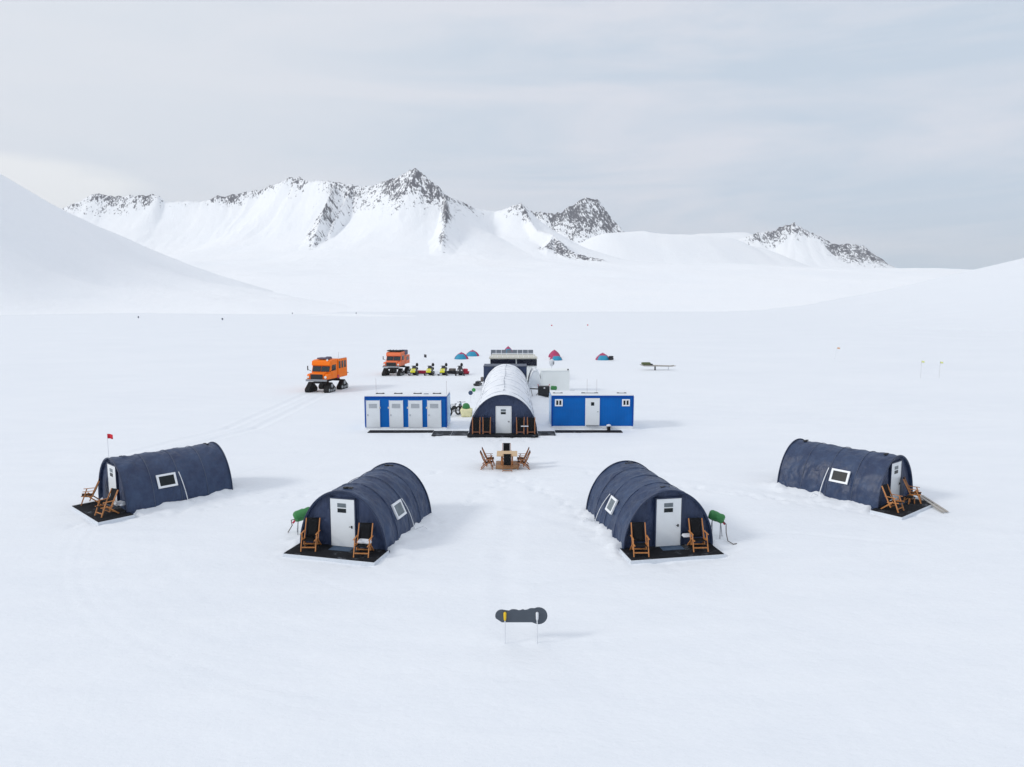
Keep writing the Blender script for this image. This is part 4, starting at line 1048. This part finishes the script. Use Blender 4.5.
# ------------------------------------------------------------------ flags and markers
def flag(label, x, y, h, m_, fw, fh, r_=.015, pole='pole_white', lean=0, group='marker flags on canes'):
    t = thing('marker_flag', label, 'flag', (x, y, 0), 0, group)
    MB().tube([(0, 0, 0), (lean*.4, 0, h*.5), (lean, 0, h)], r_, 6).build('pole', pole, t)
    g = []
    for i in range(9):
        u_ = i/8; g.append([Vector((lean+u_*fw, .05*math.sin(u_*5), h-.02-vv*fh-.12*u_*fh)) for vv in (0, .5, 1)])
    b = MB(); b.grid(g); b.build('flag_cloth', m_, t, smooth=True, solid=.012)
flag('red flag on a tall cane behind the far left tent', -20.0, 33.2, 2.8, 'flag_red', .30, .23, .012, group=None)
flag('small orange flag on a bent cane, right background', 53.4, 112.7, 1.95, 'flag_orange', .42, .26, .02, lean=.35)
flag('yellow green flag on a cane, left one of the pair at right', 50.5, 83.9, 2.15, 'flag_yellow', .34, .22, .014, 'pole_grey')
flag('yellow green flag on a cane, right one of the pair at right', 52.8, 83.9, 2.05, 'flag_yellow', .34, .22, .014, 'pole_grey')
flag('black flag on a short cane behind the snowmobiles', -14.3, 110.7, .95, 'dark_plastic', .42, .5, .02)
for x, y, lb in ((-231, 424, 'tiny dark marker drum on the plain, leftmost'), (-158, 374, 'tiny dark marker drum on the plain, middle'), (-185, 578, 'tiny dark marker drum on the plain, third from the left'), (-134, 590, 'tiny dark marker drum on the plain, nearest the valley centre')):
    t = thing('marker_drum', lb, 'drum', (x, y, 0), 0, 'distant marker drums')
    MB().tube([(0, 0, 0), (0, 0, 1.1)], .4, 12).ring((0, 0, .4), .4, .03, 'z').ring((0, 0, .8), .4, .03, 'z').build('drum_body', 'grey_panel', t)

flag('tiny red flag on the plain right of the hut, left one', 14.3, 251, 1.3, 'flag_red', .5, .4, .03)
flag('tiny red flag on the plain right of the hut, right one', 27.9, 255, 1.3, 'flag_red', .5, .4, .03)

# ------------------------------------------------------------------ foreground board on two poles
t = thing('display_board', 'slate grey board with scalloped top edge and round right end held on two thin poles', 'sign', (.245, 17.56, 0), R(0))
out = [(-.52, .615), (.30, .615)]
for k in range(15): a = R(-120+k*17.0); out.append((.475+.24*math.cos(a), .80+.24*math.sin(a)))
out += [(.30, 1.015), (.24, 1.01), (.17, .975), (.10, .965), (.05, .985), (-.02, .96), (-.07, .955), (-.12, .975), (-.19, .985), (-.26, .98), (-.33, .945), (-.40, .955)]
for k in range(8): a = R(85+k*17); out.append((-.53+.17*math.cos(a), .80+.175*math.sin(a)))
b = MB(); b.prism(out, 'y', .03, .055); b.build('board', 'slate', t, bevel=.004)
for x, m_ in ((-.435, 'grip_yellow'), (.435, 'pole_white')):
    p_ = MB().tube([(x, 0, -.05), (x, 0, .78)], .015, 8).build('pole', 'pole_white', t)
    MB().tube([(x, 0, .68), (x, 0, .73), (x, 0, .90), (x, 0, .92)], [.022, .036, .040, .022], 10).build('grip', m_, p_, smooth=True)

# ------------------------------------------------------------------ planks at the far right tent
def plank(a, b_, w, label):
    d = Vector(b_)-Vector(a); o = MB().box((0, 0, 0), (d.length, w, .05), bev=.006).build('plank', 'plank_wood')
    o.location = (Vector(a)+Vector(b_))/2; o.rotation_euler = (0, -math.asin(d.z/d.length), math.atan2(d.y, d.x)); tag(o, label, 'plank', 'planks beside the far right deck')
plank((19.25, 31.75, .17), (19.02, 29.2, .06), .13, 'weathered plank nearer the deck corner of the far right tent')
plank((19.43, 31.5, .15), (19.22, 29.25, .05), .09, 'narrower weathered plank outermost beside the far right tent')

# ------------------------------------------------------------------ world, sun, haze
SUN_EL, SUN_AZ = R(30), R(-111)     # azimuth from +y towards +x: low on the left, a touch behind the camera
w = bpy.data.worlds.new('World'); bpy.context.scene.world = w; w.use_nodes = True
N, L = w.node_tree.nodes, w.node_tree.links
bg = N['Background']; bg.inputs['Strength'].default_value = .1
sky = N.new('ShaderNodeTexSky'); sky.sky_type = 'NISHITA'; sky.sun_disc = False
sky.sun_elevation = SUN_EL; sky.sun_rotation = SUN_AZ; sky.altitude = 800; sky.air_density = .8; sky.dust_density = 1
tc = N.new('ShaderNodeTexCoord')
sep = N.new('ShaderNodeSeparateXYZ'); L.new(tc.outputs['Generated'], sep.inputs[0])
# thin stratus: streaks stretched along the horizon
mp = N.new('ShaderNodeMapping'); mp.inputs['Scale'].default_value = (1, 1, 5.5); mp.inputs['Rotation'].default_value = (0, R(11), 0)
L.new(tc.outputs['Generated'], mp.inputs['Vector'])
n1 = N.new('ShaderNodeTexNoise'); n1.inputs['Scale'].default_value = 1.9; n1.inputs['Detail'].default_value = 8; n1.inputs['Roughness'].default_value = .56; n1.inputs['Distortion'].default_value = .7
L.new(mp.outputs['Vector'], n1.inputs['Vector'])
cr = N.new('ShaderNodeMapRange'); cr.inputs['From Min'].default_value = .38; cr.inputs['From Max'].default_value = .60
L.new(n1.outputs['Fac'], cr.inputs['Value'])
cl = N.new('ShaderNodeMix'); cl.data_type = 'RGBA'
cl.inputs['A'].default_value = (5.95, 6.85, 7.95, 1); cl.inputs['B'].default_value = (7.3, 7.65, 8.45, 1)
L.new(cr.outputs['Result'], cl.inputs['Factor'])
# brighter towards the veiled sun on the left
dt = N.new('ShaderNodeVectorMath'); dt.operation = 'DOT_PRODUCT'
dt.inputs[1].default_value = (-.86, .35, .36)
L.new(tc.outputs['Generated'], dt.inputs[0])
gl = N.new('ShaderNodeMapRange'); gl.interpolation_type = 'SMOOTHSTEP'; gl.inputs['From Min'].default_value = .25; gl.inputs['From Max'].default_value = 1.0; gl.inputs['To Min'].default_value = 0; gl.inputs['To Max'].default_value = .9
L.new(dt.outputs['Value'], gl.inputs['Value'])
c2 = N.new('ShaderNodeMix'); c2.data_type = 'RGBA'; c2.inputs['B'].default_value = (7.9, 8.3, 8.9, 1)
L.new(gl.outputs['Result'], c2.inputs['Factor']); L.new(cl.outputs['Result'], c2.inputs['A'])
# overcast grows brighter to the zenith
ze = N.new('ShaderNodeMapRange'); ze.inputs['From Min'].default_value = .42; ze.inputs['From Max'].default_value = 1; ze.inputs['To Max'].default_value = .9
L.new(sep.outputs['Z'], ze.inputs['Value'])
c3 = N.new('ShaderNodeMix'); c3.data_type = 'RGBA'; c3.inputs['B'].default_value = (9.6, 9.95, 10.9, 1)
L.new(ze.outputs['Result'], c3.inputs['Factor']); L.new(c2.outputs['Result'], c3.inputs['A'])
# bank of bright cloud low behind the left hill
d2 = N.new('ShaderNodeVectorMath'); d2.operation = 'DISTANCE'
m2 = N.new('ShaderNodeMapping'); m2.vector_type = 'POINT'; m2.inputs['Scale'].default_value = (1, 1, 3.4)
L.new(tc.outputs['Generated'], m2.inputs['Vector']); L.new(m2.outputs['Vector'], d2.inputs[0])
cd = Vector((-505, 682.67*ct+200*sn_, -682.67*sn_+200*ct)).normalized()
d2.inputs[1].default_value = (cd.x, cd.y, cd.z*3.4)
nn = N.new('ShaderNodeTexNoise'); nn.inputs['Scale'].default_value = 7; nn.inputs['Detail'].default_value = 5
L.new(m2.outputs['Vector'], nn.inputs['Vector'])
ad = N.new('ShaderNodeMath'); ad.operation = 'MULTIPLY_ADD'; ad.inputs[1].default_value = .14
L.new(nn.outputs['Fac'], ad.inputs[0]); L.new(d2.outputs['Value'], ad.inputs[2])
bl = N.new('ShaderNodeMapRange'); bl.interpolation_type = 'SMOOTHSTEP'; bl.inputs['From Min'].default_value = .22; bl.inputs['From Max'].default_value = .14; bl.inputs['To Min'].default_value = 0; bl.inputs['To Max'].default_value = .85
L.new(ad.outputs[0], bl.inputs['Value'])
c4 = N.new('ShaderNodeMix'); c4.data_type = 'RGBA'; c4.inputs['B'].default_value = (9.1, 9.3, 9.5, 1)
L.new(bl.outputs['Result'], c4.inputs['Factor']); L.new(c3.outputs['Result'], c4.inputs['A'])
# the real sky shows faintly through the cloud
c5 = N.new('ShaderNodeMix'); c5.data_type = 'RGBA'; c5.inputs['Factor'].default_value = .96
L.new(sky.outputs['Color'], c5.inputs['A']); L.new(c4.outputs['Result'], c5.inputs['B'])
L.new(c5.outputs['Result'], bg.inputs['Color'])

sl = bpy.data.lights.new('sun', 'SUN'); sl.energy = 1.3; sl.angle = R(10); sl.color = (1, .965, .91)
so = bpy.data.objects.new('sun', sl); C.objects.link(so)
sd = Vector((math.sin(SUN_AZ)*math.cos(SUN_EL), math.cos(SUN_AZ)*math.cos(SUN_EL), math.sin(SUN_EL)))
so.rotation_euler = (-sd).to_track_quat('-Z', 'Y').to_euler(); so.location = (-40, 0, 60)

HAZE = True
if HAZE:
    hm_, N, L, p = new_mat('haze_air'); N.remove(p)
    v_ = N.new('ShaderNodeVolumePrincipled'); v_.inputs['Color'].default_value = (.95, .975, 1, 1); v_.inputs['Density'].default_value = 4e-5; v_.inputs['Anisotropy'].default_value = 0
    L.new(v_.outputs['Volume'], N['Material Output'].inputs['Volume'])
    o = MB().box((0, 3900, 396), (19400, 11400, 808)).build('haze', hm_)
    tag(o, kind='stuff')

cam = bpy.data.cameras.new('camera'); cam.lens = 24; cam.sensor_width = 36; cam.clip_end = 40000; cam.clip_start = .1
co = bpy.data.objects.new('camera', cam); C.objects.link(co); co.location = (0, 0, CAMZ); co.rotation_euler = (R(90)-TILT, 0, 0)
sc = bpy.context.scene; sc.camera = co
sc.view_settings.view_transform = 'Standard'; sc.view_settings.look = 'None'; sc.view_settings.exposure = .02; sc.view_settings.gamma = 1
sc.view_settings.use_curve_mapping = False
sc.render.engine = 'CYCLES'
